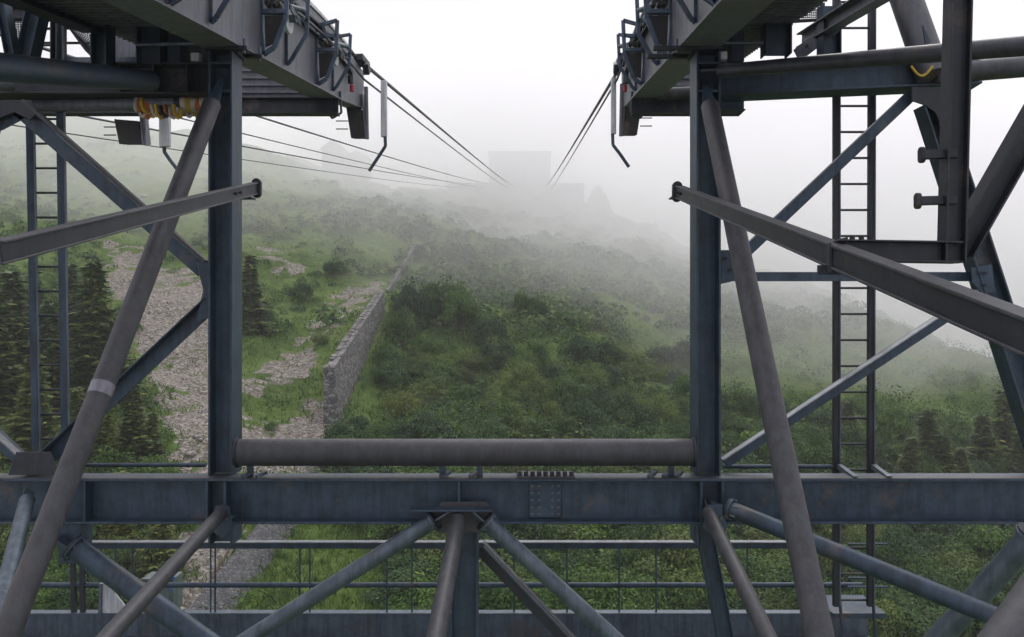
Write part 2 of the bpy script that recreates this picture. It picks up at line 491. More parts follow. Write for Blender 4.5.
SHRUBS = {'mid': [shrub_mesh('shrub', 20+i, M['leaf'], 22+2*i, 290) for i in range(3)],
          'dark': [shrub_mesh('shrub', 40+i, M['leaf_dark'], 24, 290) for i in range(2)],
          'light': [shrub_mesh('shrub', 60+i, M['leaf_light'], 22, 290, .07) for i in range(2)]}
CONIF = {'dark': [conifer_meshes(1, M['needle']), conifer_meshes(2, M['needle'], .22), conifer_meshes(5, M['needle'], .30, 1.1)],
         'light': [conifer_meshes(3, M['needle_light'], .28), conifer_meshes(4, M['needle_light'], .24)]}

def conifer(px, py, top, kind, label, group, var=None, wide=1.0):
    if group == GR: wide *= 1.7
    g = hit([px], [py])[0]
    if np.isnan(g[0]): return None
    h = (py - top)/F*g[1]
    r = empty('spruce_tree', (g[0], g[1], g[2]-.1), label, 'conifer', group)
    cm, tm = CONIF[kind][var if var is not None else random.randrange(len(CONIF[kind]))]
    rz = random.uniform(0, 6.28)
    for nm, mm in (('crown', cm), ('trunk', tm)):
        o = link(nm, mm, r); o.scale = (h*wide*.98, h*wide*.98, h); o.rotation_euler = (random.uniform(-.03, .03), random.uniform(-.03, .03), rz)
    return r

GL = 'spruces at the left edge of the scree'
GR = 'spruces on the hazy right hillside'
for px, py, top, k, var, wd, lab in [
    (96, 402, 258, 'dark', 2, 1.15, 'tallest dark spruce standing left of the scree beside the tall ladder'),
    (52, 420, 300, 'dark', 0, 1.1, 'dark spruce behind the rungs of the left ladder'),
    (12, 402, 268, 'dark', 1, 1.3, 'dark spruce at the far left edge with its crown above the others'),
    (-8, 430, 290, 'dark', 0, 1.2, 'dark spruce half cut by the left edge of the photo'),
    (30, 470, 352, 'light', 0, 1.2, 'yellowish spruce in front of the dark ones left of the ladder foot'),
    (132, 478, 384, 'dark', 0, 1.25, 'bushy dark spruce at the edge of the scree above the cross beam'),
    (104, 490, 402, 'light', 1, 1.3, 'yellow green young spruce crossed by the taped pipe'),
    (152, 470, 410, 'dark', 2, 1.2, 'small dark spruce growing on the scree edge'),
    (78, 474, 385, 'light', 0, 1.1, 'light green spruce between the ladder and the taped pipe'),
    (118, 405, 318, 'dark', 1, 1.2, 'slim dark spruce just right of the tallest spruce'),
    (70, 350, 262, 'dark', 1, 1.1, 'slim spruce uphill of the tallest dark spruce'),
    (36, 338, 262, 'dark', 0, 1.0, 'hazy spruce uphill seen through the left ladder'),
    (249, 330, 254, 'dark', 2, 1.25, 'lone slim spruce on the meadow right beside the left column'),
    (120, 560, 470, 'light', 1, 1.2, 'young spruce below the cross beam behind the railing'),
    (160, 585, 492, 'light', 0, 1.2, 'young yellowish spruce below the beam beside the stone strip'),
]:
    conifer(px, py, top, k, lab, GL, var, wd)
for px, py, top, k, var, wd, lab in [
    (1006, 470, 388, 'dark', 1, .95, 'tallest spruce on the right hillside near the edge of the photo'),
    (984, 474, 412, 'dark', 0, 1.0, 'spruce just left of the tallest spruce on the right hillside'),
    (1022, 480, 430, 'dark', 2, 1.0, 'short spruce right of the tallest one at the right edge'),
    (930, 482, 408, 'dark', 1, .95, 'slim dark spruce standing above the beam right of the right ladder'),
    (944, 488, 432, 'dark', 0, 1.0, 'short dark spruce beside the slim one above the right beam'),
    (912, 486, 436, 'dark', 2, 1.0, 'broad spruce left of the slim one right of the ladder'),
    (962, 492, 446, 'dark', 0, 1.0, 'low spruce whose foot the right beam hides'),
    (848, 442, 400, 'dark', 2, 1.0, 'spruce seen through the rungs of the right ladder'),
    (770, 440, 404, 'dark', 2, 1.0, 'dark spruce close behind the right knee pipe above the beam'),
]:
    conifer(px, py, top, k, lab, GR, var, wd)
GC = 'dark trees clumped above the thicket'
for px, py, top, k, var, wd, lab in [
    (412, 330, 272, 'dark', 2, 1.3, 'dark bluish tree at the left end of the clump above the thicket'),
    (430, 322, 276, 'dark', 0, 1.3, 'second dark tree from the left in the clump above the thicket'),
    (447, 328, 270, 'dark', 2, 1.4, 'broad dark tree in the middle of the clump above the thicket'),
    (462, 336, 276, 'dark', 0, 1.4, 'dark tree right of the middle of the clump above the thicket'),
    (402, 350, 300, 'dark', 0, 1.4, 'low dark tree close to the upper stone wall'),
    (490, 352, 308, 'dark', 2, 1.5, 'low broad tree at the right foot of the dark clump'),
    (524, 318, 284, 'dark', 0, 1.3, 'small hazy tree right of the dark clump'),
    (538, 322, 286, 'dark', 2, 1.2, 'hazy round tree standing alone right of the dark clump'),
]:
    if k == 'dark' and var == 1:
        conifer(px, py, top, k, lab, GC, var, 1.0); continue
    g = hit([px], [py])[0]; h = (py - top)/F*g[1]
    r = empty('broadleaf_tree', (g[0], g[1], g[2]-.1), lab, 'tree', GC)
    for nm, mm in (('crown', SHRUBS['dark' if var == 2 else 'mid'][random.randrange(2)]),):
        o = link(nm, mm, r); o.scale = (h*.36*wd/1.3, h*.36*wd/1.3, h*.70); o.location = (0, 0, h*.04); o.rotation_euler = (0, 0, random.uniform(0, 6))
    tm = bpy.data.meshes.new('trunk'); t_ = MB().tube((0, 0, -.2), (.1, 0, h*.6), .11, 8, .05); tm.from_pydata([tuple(q) for q in t_.v], [], t_.f); tm.materials.append(M['bark'])
    link('trunk', tm, r)

# individual shrubs, biggest (nearest) first
ZONES = [  # polygon, count, tones, sizes(m), where, group
    ([(345, 440), (690, 440), (700, 640), (420, 640), (380, 525), (340, 470)], 95, ('mid', 'mid', 'dark', 'light'), (2.0, 3.4), 'in the thicket below the bumper pipe', 'shrubs of the near central thicket'),
    ([(700, 520), (1024, 520), (1024, 640), (700, 640)], 62, ('dark', 'mid', 'dark', 'light'), (2.2, 3.6), 'under the right half of the cross beam', 'shrubs under the right beam'),
    ([(345, 350), (690, 360), (690, 440), (345, 440)], 60, ('mid', 'dark', 'mid', 'light'), (2.2, 3.6), 'above the bumper pipe right of the stone wall', 'shrubs of the upper central thicket'),
    ([(722, 400), (1024, 420), (1024, 480), (722, 480)], 34, ('dark', 'mid'), (2.2, 3.6), 'on the right hillside above the cross beam', 'shrubs above the right beam'),
    ([(0, 420), (160, 470), (165, 560), (120, 640), (0, 640)], 36, ('mid', 'light', 'dark'), (1.6, 2.8), 'left of the scree below the spruces', 'shrubs left of the scree'),
]
bare = [[(236, 235), (400, 235), (400, 300), (345, 420), (236, 440)], [(240, 520), (440, 520), (440, 640), (200, 640)],
        [(90, 160), (205, 160), (205, 300), (110, 300)], [(610, 300), (690, 330), (690, 420), (650, 390)], [(322, 360), (384, 285), (398, 285), (396, 320), (384, 370), (385, 440), (318, 440)]]
nsh = 0
for poly, cnt, tones, sz, where, grp in ZONES:
    xs = [p[0] for p in poly]; yv = [p[1] for p in poly]
    pts = []
    tries = 0
    while len(pts) < cnt and tries < 4000:
        tries += 1
        p = (random.uniform(min(xs)-10, max(xs)+10), random.uniform(min(yv), max(yv)))
        if not inpoly(np.array([p[0]]), np.array([p[1]]), poly)[0]: continue
        if inpoly(np.array([p[0]]), np.array([p[1]]), bare[4])[0]: continue
        dmin = 26 if tries < 1500 else 17
        if any((p[0]-q[0])**2 + ((p[1]-q[1])*1.5)**2 < dmin**2 for q in pts): continue
        pts.append(p)
    for px, py in pts:
        g = hit([px], [py+6])[0]
        if np.isnan(g[0]): continue
        tone = random.choice(tones)
        s = random.uniform(*sz)
        s *= .70
        r = 'large' if s > (sz[0]+sz[1])*.31 else 'small'
        if s*F/g[1] < 6: continue
        o = link('shrub', random.choice(SHRUBS[tone]), None, (g[0], g[1], g[2]-.12))
        o.rotation_euler = (0, 0, random.uniform(0, 6.28)); o.scale = (s, s, s*random.uniform(.85, 1.45))
        tw = {'mid': 'green', 'dark': 'dark green', 'light': 'yellowish green'}[tone]
        tag(o, f'{r} {tw} leafy shrub {where}', 'shrub', f'{r} {tw} {grp}')
        nsh += 1
# a few singled-out shrubs
for px, py, s, tone, lab in [
    (672, 600, 2.9, 'light', 'tall pale yellow green bush left of the slanted post under the right column'),
    (408, 556, .9, 'dark', 'small round dark bush on the grass right of the stone strip'),
    (272, 430, .55, 'mid', 'tiny green bush on the gravel at the foot of the stone wall'),
    (262, 322, 1.6, 'mid', 'round bush on the meadow close right of the left column'),
    (300, 300, 1.7, 'dark', 'round dark bush on the meadow left of the stone wall'),
    (335, 275, 1.8, 'dark', 'dark bush on the meadow above the gravel path'),
    (320, 345, 1.0, 'light', 'low bright bush on the grass bank left of the stone wall'),
]:
    g = hit([px], [py])[0]
    o = link('shrub', random.choice(SHRUBS[tone]), None, (g[0], g[1], g[2]-.1)); o.scale = (s, s, s*1.2)
    tag(o, lab, 'shrub')

# ------------------------------------------------------------------ uncountable growth
def scatter(n, box, keep, rs):
    px = rs.uniform(box[0], box[2], n); py = box[1] + (box[3]-box[1])*rs.uniform(0, 1, n)
    g = hit(px, py)
    ok = ~np.isnan(g[:, 0]); px, py, g = px[ok], py[ok], g[ok]
    k = keep(px, py, g)
    return px[k], py[k], g[k]
rs = np.random.default_rng(5)
# far thicket: clumps of leaf faces
def keep_thicket(px, py, g):
    m = scree_w(g[:, 0], g[:, 1], g[:, 2]) < .1
    for i, b_ in enumerate(bare): m &= ~(inpoly(px, py, b_) & (rs.uniform(0, 1, len(px)) < (.985 if i in (1, 4) else .8)))
    dens = .5 + .5*np.sin(g[:, 0]*.16 + 1.3*np.sin(g[:, 1]*.09))*np.sin(g[:, 1]*.14 + 1.1*np.sin(g[:, 0]*.11))
    m &= rs.uniform(0, 1, len(px)) < np.where(py > 430, .9, .22 + .78*dens)
    return m
sa = scatter(10500, (-60, 200, 1090, 640), keep_thicket, rs); sb = scatter(7000, (-60, 135, 1090, 345), keep_thicket, rs)
px, py, g = [np.concatenate(q_) for q_ in zip(sa, sb)]
Cc, Nn, Ss = [], [], []
for i in range(len(g)):
    r = rs.uniform(.6, 1.0)*rs.choice([.8, 1.1, 1.7])*(1.25 if py[i] < 330 and px[i] > 330 else 1)*(1.0 if py[i] > 300 else .85)*(.75 if px[i] < 330 else 1)
    k = 60
    d = rs.normal(0, 1, (k, 3)); d /= np.linalg.norm(d, axis=1, keepdims=True); d[:, 2] = np.abs(d[:, 2])
    Cc.append(g[i] + d*np.array([r, r, r*1.5 if py[i] > 330 else r*.9])*(rs.uniform(.6, 1.1, (k, 1)) if py[i] > 330 else rs.uniform(.88, 1.02, (k, 1)))); Nn.append(d); Ss.append(np.full((k, 1), .21*r + .03 if py[i] > 330 else .46*r))
c = np.concatenate(Cc); n = np.concatenate(Nn); s = np.concatenate(Ss)
tone = rs.choice(3, len(g), p=[.46, .30, .24]); tone = np.repeat(np.where((py < 330) & (tone == 1) & (rs.uniform(0, 1, len(g)) < .75), 0, tone), 60)
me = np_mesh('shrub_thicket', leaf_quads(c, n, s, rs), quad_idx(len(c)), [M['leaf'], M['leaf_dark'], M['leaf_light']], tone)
tag(link('shrub_thicket', me), 'dense low green thicket covering the hillside up into the cloud', 'thicket', kind='stuff')
# grass tufts
def keep_grass(px, py, g):
    return scree_w(g[:, 0], g[:, 1], g[:, 2]) < rs.uniform(.0, .95, len(px))
px, py, g = scatter(30000, (-40, 230, 1064, 640), keep_grass, rs)
k = 4
c = np.repeat(g, k, 0) + rs.normal(0, .22, (len(g)*k, 3))*np.array([1, 1, 0])
hgt = rs.uniform(.12, .42, (len(c), 1)); lean = rs.normal(0, .5, (len(c), 3)); lean[:, 2] = 1
th = rs.uniform(0, 6.28, len(c)); side = np.stack([np.cos(th), np.sin(th), 0*th], 1)*hgt*.16
tip = c + lean*hgt
v = np.stack([c-side-[0, 0, .05], c+side-[0, 0, .05], tip+side*.25, tip-side*.25], 1).reshape(-1, 3)
me = np_mesh('grass', v, quad_idx(len(c)), [M['grass_blade']])
tag(link('grass', me), 'tufts of green mountain grass between the shrubs', 'grass', kind='stuff')
# scree stones
px, py, g = scatter(42000, (-20, 160, 700, 640), lambda px, py, g: scree_w(g[:, 0], g[:, 1], g[:, 2]) > rs.uniform(.15, 1.0, len(px)), rs)
m_ = len(g)
octa = np.array([[1, 0, 0], [-1, 0, 0], [0, 1, 0], [0, -1, 0], [0, 0, 1], [0, 0, -1]], float)
fo = np.array([[0, 2, 4], [2, 1, 4], [1, 3, 4], [3, 0, 4], [2, 0, 5], [1, 2, 5], [3, 1, 5], [0, 3, 5]])
sz = (rs.pareto(2.6, (m_, 1, 1))*.045 + .025).clip(.02, .42)
v = octa[None]*sz*np.array([.9, .8, .75]) * rs.uniform(.6, 1.3, (m_, 6, 1)) + rs.normal(0, .18, (m_, 6, 3))*sz
a = rs.uniform(0, 6.28, m_); R = np.zeros((m_, 3, 3)); R[:, 0, 0] = np.cos(a); R[:, 0, 1] = -np.sin(a); R[:, 1, 0] = np.sin(a); R[:, 1, 1] = np.cos(a); R[:, 2, 2] = 1
v = np.einsum('nij,nkj->nki', R, v) + g[:, None, :] + np.array([0, 0, .02])
f = (fo[None] + np.arange(m_)[:, None, None]*6).reshape(-1, 3)
me = np_mesh('scree', v.reshape(-1, 3), f, [M['rock']])
tag(link('scree', me), 'loose pale grey scree stones covering the bare gully', 'scree', kind='stuff')
# single boulders
for px, py, s, lab in [(143, 197, 1.1, 'pale boulder on the meadow between the ladder and left knee pipe'), (158, 402, .32, 'white boulder lying on the scree right of the spruces'),
                       (262, 176, 1.2, 'faint pale boulder high on the misty meadow'), (122, 175, 1.0, 'small pale boulder uphill above the left guide rail'), (318, 470, .45, 'grey boulder at the foot of the stone wall above the beam')]:
    g = hit([px], [py])[0]
    if np.isnan(g[0]): continue
    mb = MB(); r0 = np.random.default_rng(int(px))
    import bmesh
    bm = bmesh.new(); bmesh.ops.create_icosphere(bm, subdivisions=2, radius=s*.55)
    for w in bm.verts:
        w.co *= 1 + .35*math.sin(w.co.x*5/s + px) * math.cos(w.co.y*4/s) + r0.normal(0, .06); w.co.z *= .7
    me = bpy.data.meshes.new('boulder'); bm.to_mesh(me); bm.free(); me.materials.append(M['rock'])
    tag(link('boulder', me, None, (g[0], g[1], g[2]+.1*s)), lab, 'boulder')

# ------------------------------------------------------------------ stone walls
def stone_wall(name, A, B, hA, hB, th, label, seg=46, batter=.12):
    """A, B: foot of the visible right face; the wall stands to the left of it"""
    A, B = Vector(A), Vector(B)
    d = (B-A); side = Vector((-d.y, d.x, 0)).normalized()
    root = empty(name, A, label, 'wall')
    r0 = random.Random(3)
    nz = 10
    V, Fc = [], []
    ring = []
    for i in range(seg+1):
        t = i/seg; p = A + d*t; h = hA + (hB-hA)*t
        gz = float(terr(p.x, p.y))
        zt = p.z*0 + (A.z+hA)*(1-t) + (B.z+hB)*t
        prof = []
        for j in range(nz+1): prof.append((-(batter*h)*(1 - j/nz) + r0.uniform(-.09, .09), zt - (h+1.2)*(1-j/nz)))
        for j in range(nz+1): prof.append((th + r0.uniform(-.06, .06), zt - (h+1.2)*(j/nz)))
        ring.append([len(V)+k_ for k_ in range(len(prof))])
        for o_, z_ in prof: V.append(Vector((p.x, p.y, 0)) + side*o_ + d.normalized()*r0.uniform(-.07, .07) + Vector((0, 0, z_)))
    for a_, b_ in zip(ring, ring[1:]):
        n_ = len(a_)
        for k_ in range(n_): Fc.append((a_[k_], a_[(k_+1) % n_], b_[(k_+1) % n_], b_[k_]))
    Fc.append(tuple(ring[0])); Fc.append(tuple(ring[-1][::-1]))
    mb = MB(); mb.add(V, Fc)
    mb.build('stone_face', M['wall'], root)
    cp = MB(); L = d.length; nst = int(L/.9)
    for i in range(nst):
        for q0, q1 in ((-.05, th*.45), (th*.55, th+.06)):
            t0, t1 = (i+r0.uniform(-.3, .1))/nst, (i+r0.uniform(.7, 1.1))/nst
            def q(t, o_, dz):
                p = A + d*t
                return Vector((p.x, p.y, (A.z+hA)*(1-t) + (B.z+hB)*t + dz)) + side*o_
            jz = r0.uniform(-.06, .05)
            if r0.random() < .05: continue
            pts = [q(t0, q0, 0), q(t1, q0, 0), q(t1, q1, 0), q(t0, q1, 0)]
            cp.plate(pts, (0, 0, .16+jz))
    cp.build('coping', M['coping'], root)
    return root
fa = Vector(_w[0]); fb = Vector(_w[1])
fa.z, fb.z = WZ
hA, hB = WH
stone_wall('retaining_wall', fa, fb, hA, hB, .82, 'grey dry stone retaining wall climbing the meadow with a square near end')
u0 = hit([389, 417], [294, 246])
ua, ub = Vector(u0[0]), Vector(u0[1])
stone_wall('retaining_wall', ua, ub, .45, .4, .42, 'faint narrow upper stretch of stone wall in the mist above the gravel path')
# stone revetment strip running down to the left below the beam
e = hit([326, 300, 262, 228, 196, 168], [446, 492, 532, 575, 615, 652])
e2 = hit([338, 322, 292, 262, 232, 206], [448, 494, 532, 575, 615, 652])
V, Fc = [], []
for p, q_ in zip(e, e2):
    p = Vector(p); q_ = Vector(q_)
    V += [Vector((p.x, p.y, p.z-.6)), Vector((p.x, p.y, p.z+.75)), Vector((p.x+.35, p.y, p.z+.75)), Vector((q_.x, q_.y, q_.z+.05)), Vector((q_.x, q_.y, q_.z-.6))]
for i in range(len(e)-1):
    for k_ in range(5): Fc.append((i*5+k_, i*5+(k_+1) % 5, (i+1)*5+(k_+1) % 5, (i+1)*5+k_))
Fc += [(0, 1, 2, 3, 4), tuple(len(V)-5+k_ for k_ in (4, 3, 2, 1, 0))]
mb = MB(); mb.add(V, Fc)
tag(mb.build('stone_revetment', M['revet'], None, tuple(e[0])), 'grey rubble stone revetment strip running down left of the bright grass', 'revetment')
pts = [Vector(p) + Vector((-.35, 0, .25)) for p in hit([268, 250, 232, 214, 198], [500, 528, 560, 592, 620])]
tag(MB().path(pts, .05).build('rusty_pipe', M['rust'], None, tuple(pts[0])), 'thin rusty pipe lying along the stone revetment', 'pipe')

# ------------------------------------------------------------------ mountain station in the cloud
YS = 200.
st = empty('mountain_station', P(520, 200, YS), 'big boxy cable car station faint in the cloud at the top', 'station')
def sbox(px0, px1, py0, py1, y0, dep, name, mat, parent, ext=0):
    a = P(px0, py1, y0); b_ = P(px1, py0, y0)
    return MB().box((a.x, y0, a.z-ext), (b_.x, y0+dep, b_.z)).build(name, mat, parent)
sbox(489, 550.5, 153, 190, YS, 16, 'wall', M['concrete'], st, 6)
r_ = sbox(488, 551.5, 151, 153.2, YS-.3, 16.6, 'roof', M['dark'], st)
sbox(551, 584, 183, 205, YS+2, 14, 'annex', M['concrete'], st, 8)
sbox(448, 488.5, 183, 210, YS+1, 14, 'low_wing', M['concrete'], st, 8)
sbox(512, 549, 182, 187, YS-.4, .3, 'rope_entrance', M['stone_dark'], st)
sbox(476, 488, 182.5, 187, YS+.6, .3, 'rope_entrance', M['stone_dark'], st)
for i in range(6):
    sbox(494+i*9.2, 499+i*9.2, 168, 180, YS-.12, .1, 'window', M['stone_dark'], st)
for i in range(3):
    sbox(555+i*10, 560+i*10, 188, 195, YS+1.9, .08, 'window', M['stone_dark'], st)
mast = empty('radio_mast', P(447, 185, YS+10), 'thin antenna mast on the misty ridge left of the station', 'mast')
mb = MB(); mb.tube(P(447, 200, YS+10), P(447, 160, YS+10), .25, 8, .1); mb.build('pole', M['dark'], mast)
mb = MB(); mb.bar(P(443, 174, YS+10), P(451, 174, YS+10), .2, .3); mb.build('crossarm', M['dark'], mast)
def ridge_house(px0, px1, eave, ridge, base, Y, dep, label, nwin):
    root = empty('ridge_building', P((px0+px1)/2, base, Y), label, 'building')
    a_, b_ = P(px0, base, Y), P(px1, eave, Y); zr = P(px0, ridge, Y).z
    MB().box((a_.x, Y, a_.z-5), (b_.x, Y+dep, b_.z)).build('wall', M['concrete'], root)
    xm = (a_.x+b_.x)/2
    rf = MB(); rf.plate([Vector((a_.x-.4, Y-.4, b_.z+.003)), Vector((b_.x+.4, Y-.4, b_.z+.003)), Vector((xm, Y-.4, zr))], (0, dep+.8, 0)); rf.build('roof', M['dark'], root)
    for i in range(nwin):
        w0 = a_.x + (b_.x-a_.x)*(i+.3)/nwin; w1 = a_.x + (b_.x-a_.x)*(i+.7)/nwin
        MB().box((w0, Y-.08, b_.z-1.9), (w1, Y-.005, b_.z-.7)).build('window', M['stone_dark'], root)
ridge_house(322, 344, 149, 139, 166, 196, 8, 'left gabled building faint on the misty upper left ridge', 3)
ridge_house(346, 366, 156, 151, 168, 198, 8, 'small low gabled building right of the taller one on the misty ridge', 2)
for px0, px1, top, lab in [(584, 612, 186, 'misty rock outcrop on the crest just right of the station')]:
    rr = random.Random(px0); n_ = 9
    V = []
    for dy in (0, 6):
        for i in range(n_):
            t = i/(n_-1); yy = 204+dy
            topz = (CY-(top + 26*abs(2*t-1)**2 + rr.uniform(-2, 4)))/F*yy
            xx = (px0+(px1-px0)*t-CX)/F*yy
            V += [Vector((xx, yy + rr.uniform(-.8, .8), topz)), Vector((xx, yy+rr.uniform(-.5, .5), topz-16))]
    Fc = []
    for k_ in range(2):
        for i in range(n_-1):
            b0 = k_*2*n_+i*2; Fc.append((b0, b0+2, b0+3, b0+1))
    for i in range(n_-1): Fc.append((i*2, i*2+2, 2*n_+i*2+2, 2*n_+i*2))
    Fc.append((0, 1, 2*n_+1, 2*n_)); j = 2*(n_-1); Fc.append((j, j+1, 2*n_+j+1, 2*n_+j))
    mb = MB(); mb.add(V, Fc)
    tag(mb.build('rock_outcrop', M['rock'], None, tuple(V[0])), lab, 'rock')

# ------------------------------------------------------------------ PYLON
Yc = 8.15                     # column plane (flange faces 8.0 .. 8.3)
base = Vector((-.46, 8.15, float(terr(-.46, 8.15))))
py_ = empty('steel_pylon', base, 'blue grey steel cable car pylon whose columns and beams frame the mountain view', 'pylon')
def part(mb, name, mat='blue', bevel=.004, parent=py_, label=None):
    o = mb.build(name, M[mat], parent, bevel=bevel)
    if label: o['label'] = label
    return o
def dupe(o, off):
    c_ = o.copy(); col.objects.link(c_); c_.parent = o.parent; c_.location = Vector(o.location) + Vector(off)
    return c_

# columns: H-section, web towards the camera, flanges left and right
def column(x0, x1, z0, z1):
    xm = (x0+x1)/2
    return MB().ibeam((xm, Yc, z0), (xm, Yc, z1), x1-x0, .30, .022, .016, up=(1, 0, 0))
Lx0, Lx1 = -3.04, -2.80; Rx0, Rx1 = 1.845, 2.09
ZB0, ZB1 = -2.02, -1.575        # cross beam
for (a_, b_) in ((Lx0, Lx1), (Rx0, Rx1)):
    part(column(a_, b_, ZB1+.003, 2.68), 'column')
    part(MB().box((a_-.02, Yc-.19, 2.683), (b_+.02, Yc+.19, 2.722)), 'seat_plate', 'dark')
    for zz in (2.56, 2.28):
        for yq0, yq1 in ((8.003, 8.139), (8.161, 8.297)):
            part(MB().box((a_+.024, yq0, zz-.012), (b_-.024, yq1, zz+.012)), 'stiffener', 'blue')
    part(column(a_, b_, -2.27, ZB0-.003), 'column_foot')
# cross beam
part(MB().ibeam((-7.2, 8.0, (ZB0+ZB1)/2), (7.2, 8.0, (ZB0+ZB1)/2), ZB1-ZB0, .30, .024, .016), 'cross_beam', 'blue')
part(MB().box((-7.2, 7.852, ZB1+.002), (7.2, 8.0, ZB1+.006)), 'top_strip', 'brown', 0)
for x in (-3.0, -2.82, -.52, 1.86, 2.07, -4.2):
    part(MB().box((x-.012, 7.853, ZB0+.026), (x+.012, 7.99, ZB1-.026)), 'stiffener', 'blue')
# bolted splice on the beam
part(MB().box((.17, 7.955, -1.98), (.49, 7.99, -1.62)), 'splice_plate', 'blue')
part(MB().box((.05, 7.84, ZB1+.008), (.62, 8.14, ZB1+.024)), 'splice_plate', 'brown')
b0 = part(MB().tube((.20, 7.93, -1.66), (.20, 7.96, -1.66), .016, 6), 'bolt', 'pale', 0)
for cx_ in (0, .07, .20, .26):
    for rz in range(5):
        if cx_ or rz: dupe(b0, (cx_, 0, -.07*rz))
b1 = part(MB().tube((.075, 7.90, ZB1+.02), (.075, 7.90, ZB1+.065), .021, 6), 'bolt', 'dark', 0)
for i in range(1, 9): dupe(b1, (.064*i, 0, 0))
# little clamps on the beam top
for x in (-2.62, -2.48, 1.38, 1.52, 1.64, -.66, -.38):
    part(MB().bar((x-.03, 7.86, ZB1+.02), (x+.04, 7.95, ZB1+.05), .05, .03), 'clamp', 'pale', .002)

# centre gusset and lower bracing fan
cg = [P(430, 518, 7.84), P(441, 502, 7.84), P(487, 502, 7.84), P(500, 522, 7.84), P(492, 533, 7.84), P(438, 533, 7.84)]
part(MB().plate(cg, (0, .02, 0)), 'gusset_plate', 'brown')
part(MB().box((-1.0, 7.70, -1.865), (-.20, 7.835, -1.845)), 'gusset_shelf', 'blue')
def ext(px0, py0, Y0, px1, py1, Y1, t=1.0):
    a_ = P(px0, py0, Y0); b_ = P(px1, py1, Y1)
    return a_, a_ + (b_-a_)*t
def strut(px0, py0, Y0, px1, py1, Y1, r, mat, name, t=1.6, cap=True, r2=None, label=None):
    a_, b_ = ext(px0, py0, Y0, px1, py1, Y1, t)
    o = part(MB().tube(a_, b_, r, 28, r2), name, mat, 0, label=label)
    if name == 'brace_tube':
        d = (b_-a_).normalized()
        part(MB().tube(a_+d*.02, a_+d*.045, r*1.35, 20), 'end_flange', mat, .003)
        part(MB().tube(a_+d*.0, a_+d*.019, r*1.33, 20), 'end_flange', 'dark', .003)
        u_ = d.cross(Vector((0, 1, 0))).normalized()
        for k_ in range(6):
            q_ = a_+d*.005+(u_*math.cos(k_*1.047)+Vector((0, 1, 0))*math.sin(k_*1.047))*r*1.17
            part(MB().tube(q_, q_+d*.06, .011, 6), 'bolt', 'pale', 0)
    if cap:   # slotted end tongue
        d = (b_-a_).normalized()
        part(MB().bar(a_-d*.16, a_+d*.06, .016, r*1.5, up=(0, -1, 0)), 'end_tongue', mat, 0)
    return o
strut(436, 519, 7.80, 250, 637, 7.9, .078, 'pale', 'brace_tube', 2.6)
strut(484, 520, 7.80, 613, 637, 7.9, .078, 'pale', 'brace_tube', 2.6)
strut(458, 520, 7.74, 436, 637, 6.2, .077, 'brown', 'strut_tube', 1.7)
a_, b_ = P(465, 522, 8.1), P(465, 700, 8.1)
part(MB().ibeam(a_, b_, .27, .26, .018, .014, up=(1, 0, 0)), 'centre_post', 'blue')
a_, b_ = ext(484, 544, 8.3, 572, 637, 8.3, 2.4)
part(MB().angle(a_, b_, .14, .13, .014, up=(0, 0, 1)), 'brace_angle', 'dark')
part(MB().bar(a_+Vector((0, -.13, .012)), b_+Vector((0, -.13, .012)), .02, .02), 'brace_lip', 'pale', 0)
strut(222, 512, 7.75, 108, 637, 5.3, .062, 'brown', 'strut_tube', 1.6)
strut(72, 546, 7.85, 200, 637, 7.85, .105, 'blue', 'brace_tube', 2.6)
strut(27, 500, 7.75, 2, 600, 6.6, .07, 'pale', 'strut_tube', 1.7)
strut(708, 512, 7.75, 768, 637, 6.0, .066, 'brown', 'strut_tube', 1.6)
strut(728, 508, 7.78, 1008, 622, 6.3, .080, 'blue', 'brace_tube', 1.5)
strut(1034, 534, 7.0, 940, 637, 7.6, .105, 'pale', 'brace_tube', 1.6)
strut(1052, 578, 5.2, 1000, 652, 4.8, .14, 'brown', 'strut_tube', 1.6)
a_, b_ = ext(703, 524, 8.2, 725, 637, 8.2, 2.2)
part(MB().ibeam(a_, b_, .16, .16, .014, .012, up=(1, 0, 0)), 'slanted_post', 'blue')
for (xq, zq, w_) in ((-2.80, -1.93, .13), (1.96, -1.92, .14)):
    part(MB().plate([(xq-w_/2, 7.72, zq+.12), (xq+w_/2, 7.72, zq+.12), (xq+w_/2+.05, 7.72, zq-.1), (xq, 7.72, zq-.2), (xq-w_/2-.05, 7.72, zq-.1)], (0, .016, 0)), 'gusset_plate', 'blue')
    for i in range(4):
        part(MB().tube((xq-w_/2+.05*i+.02, 7.69, zq+.02*(i % 2)), (xq-w_/2+.05*i+.02, 7.72, zq+.02*(i % 2)), .014, 6), 'bolt', 'pale', 0)
part(MB().box((-4.48, 7.9, -2.42), (-4.26, 8.12, ZB0-.003)), 'hanger', 'blue')
part(MB().ibeam((-7.5, 8.2, -5.7), (7.5, 8.2, -5.7), .4, .3), 'lower_chord', 'blue')

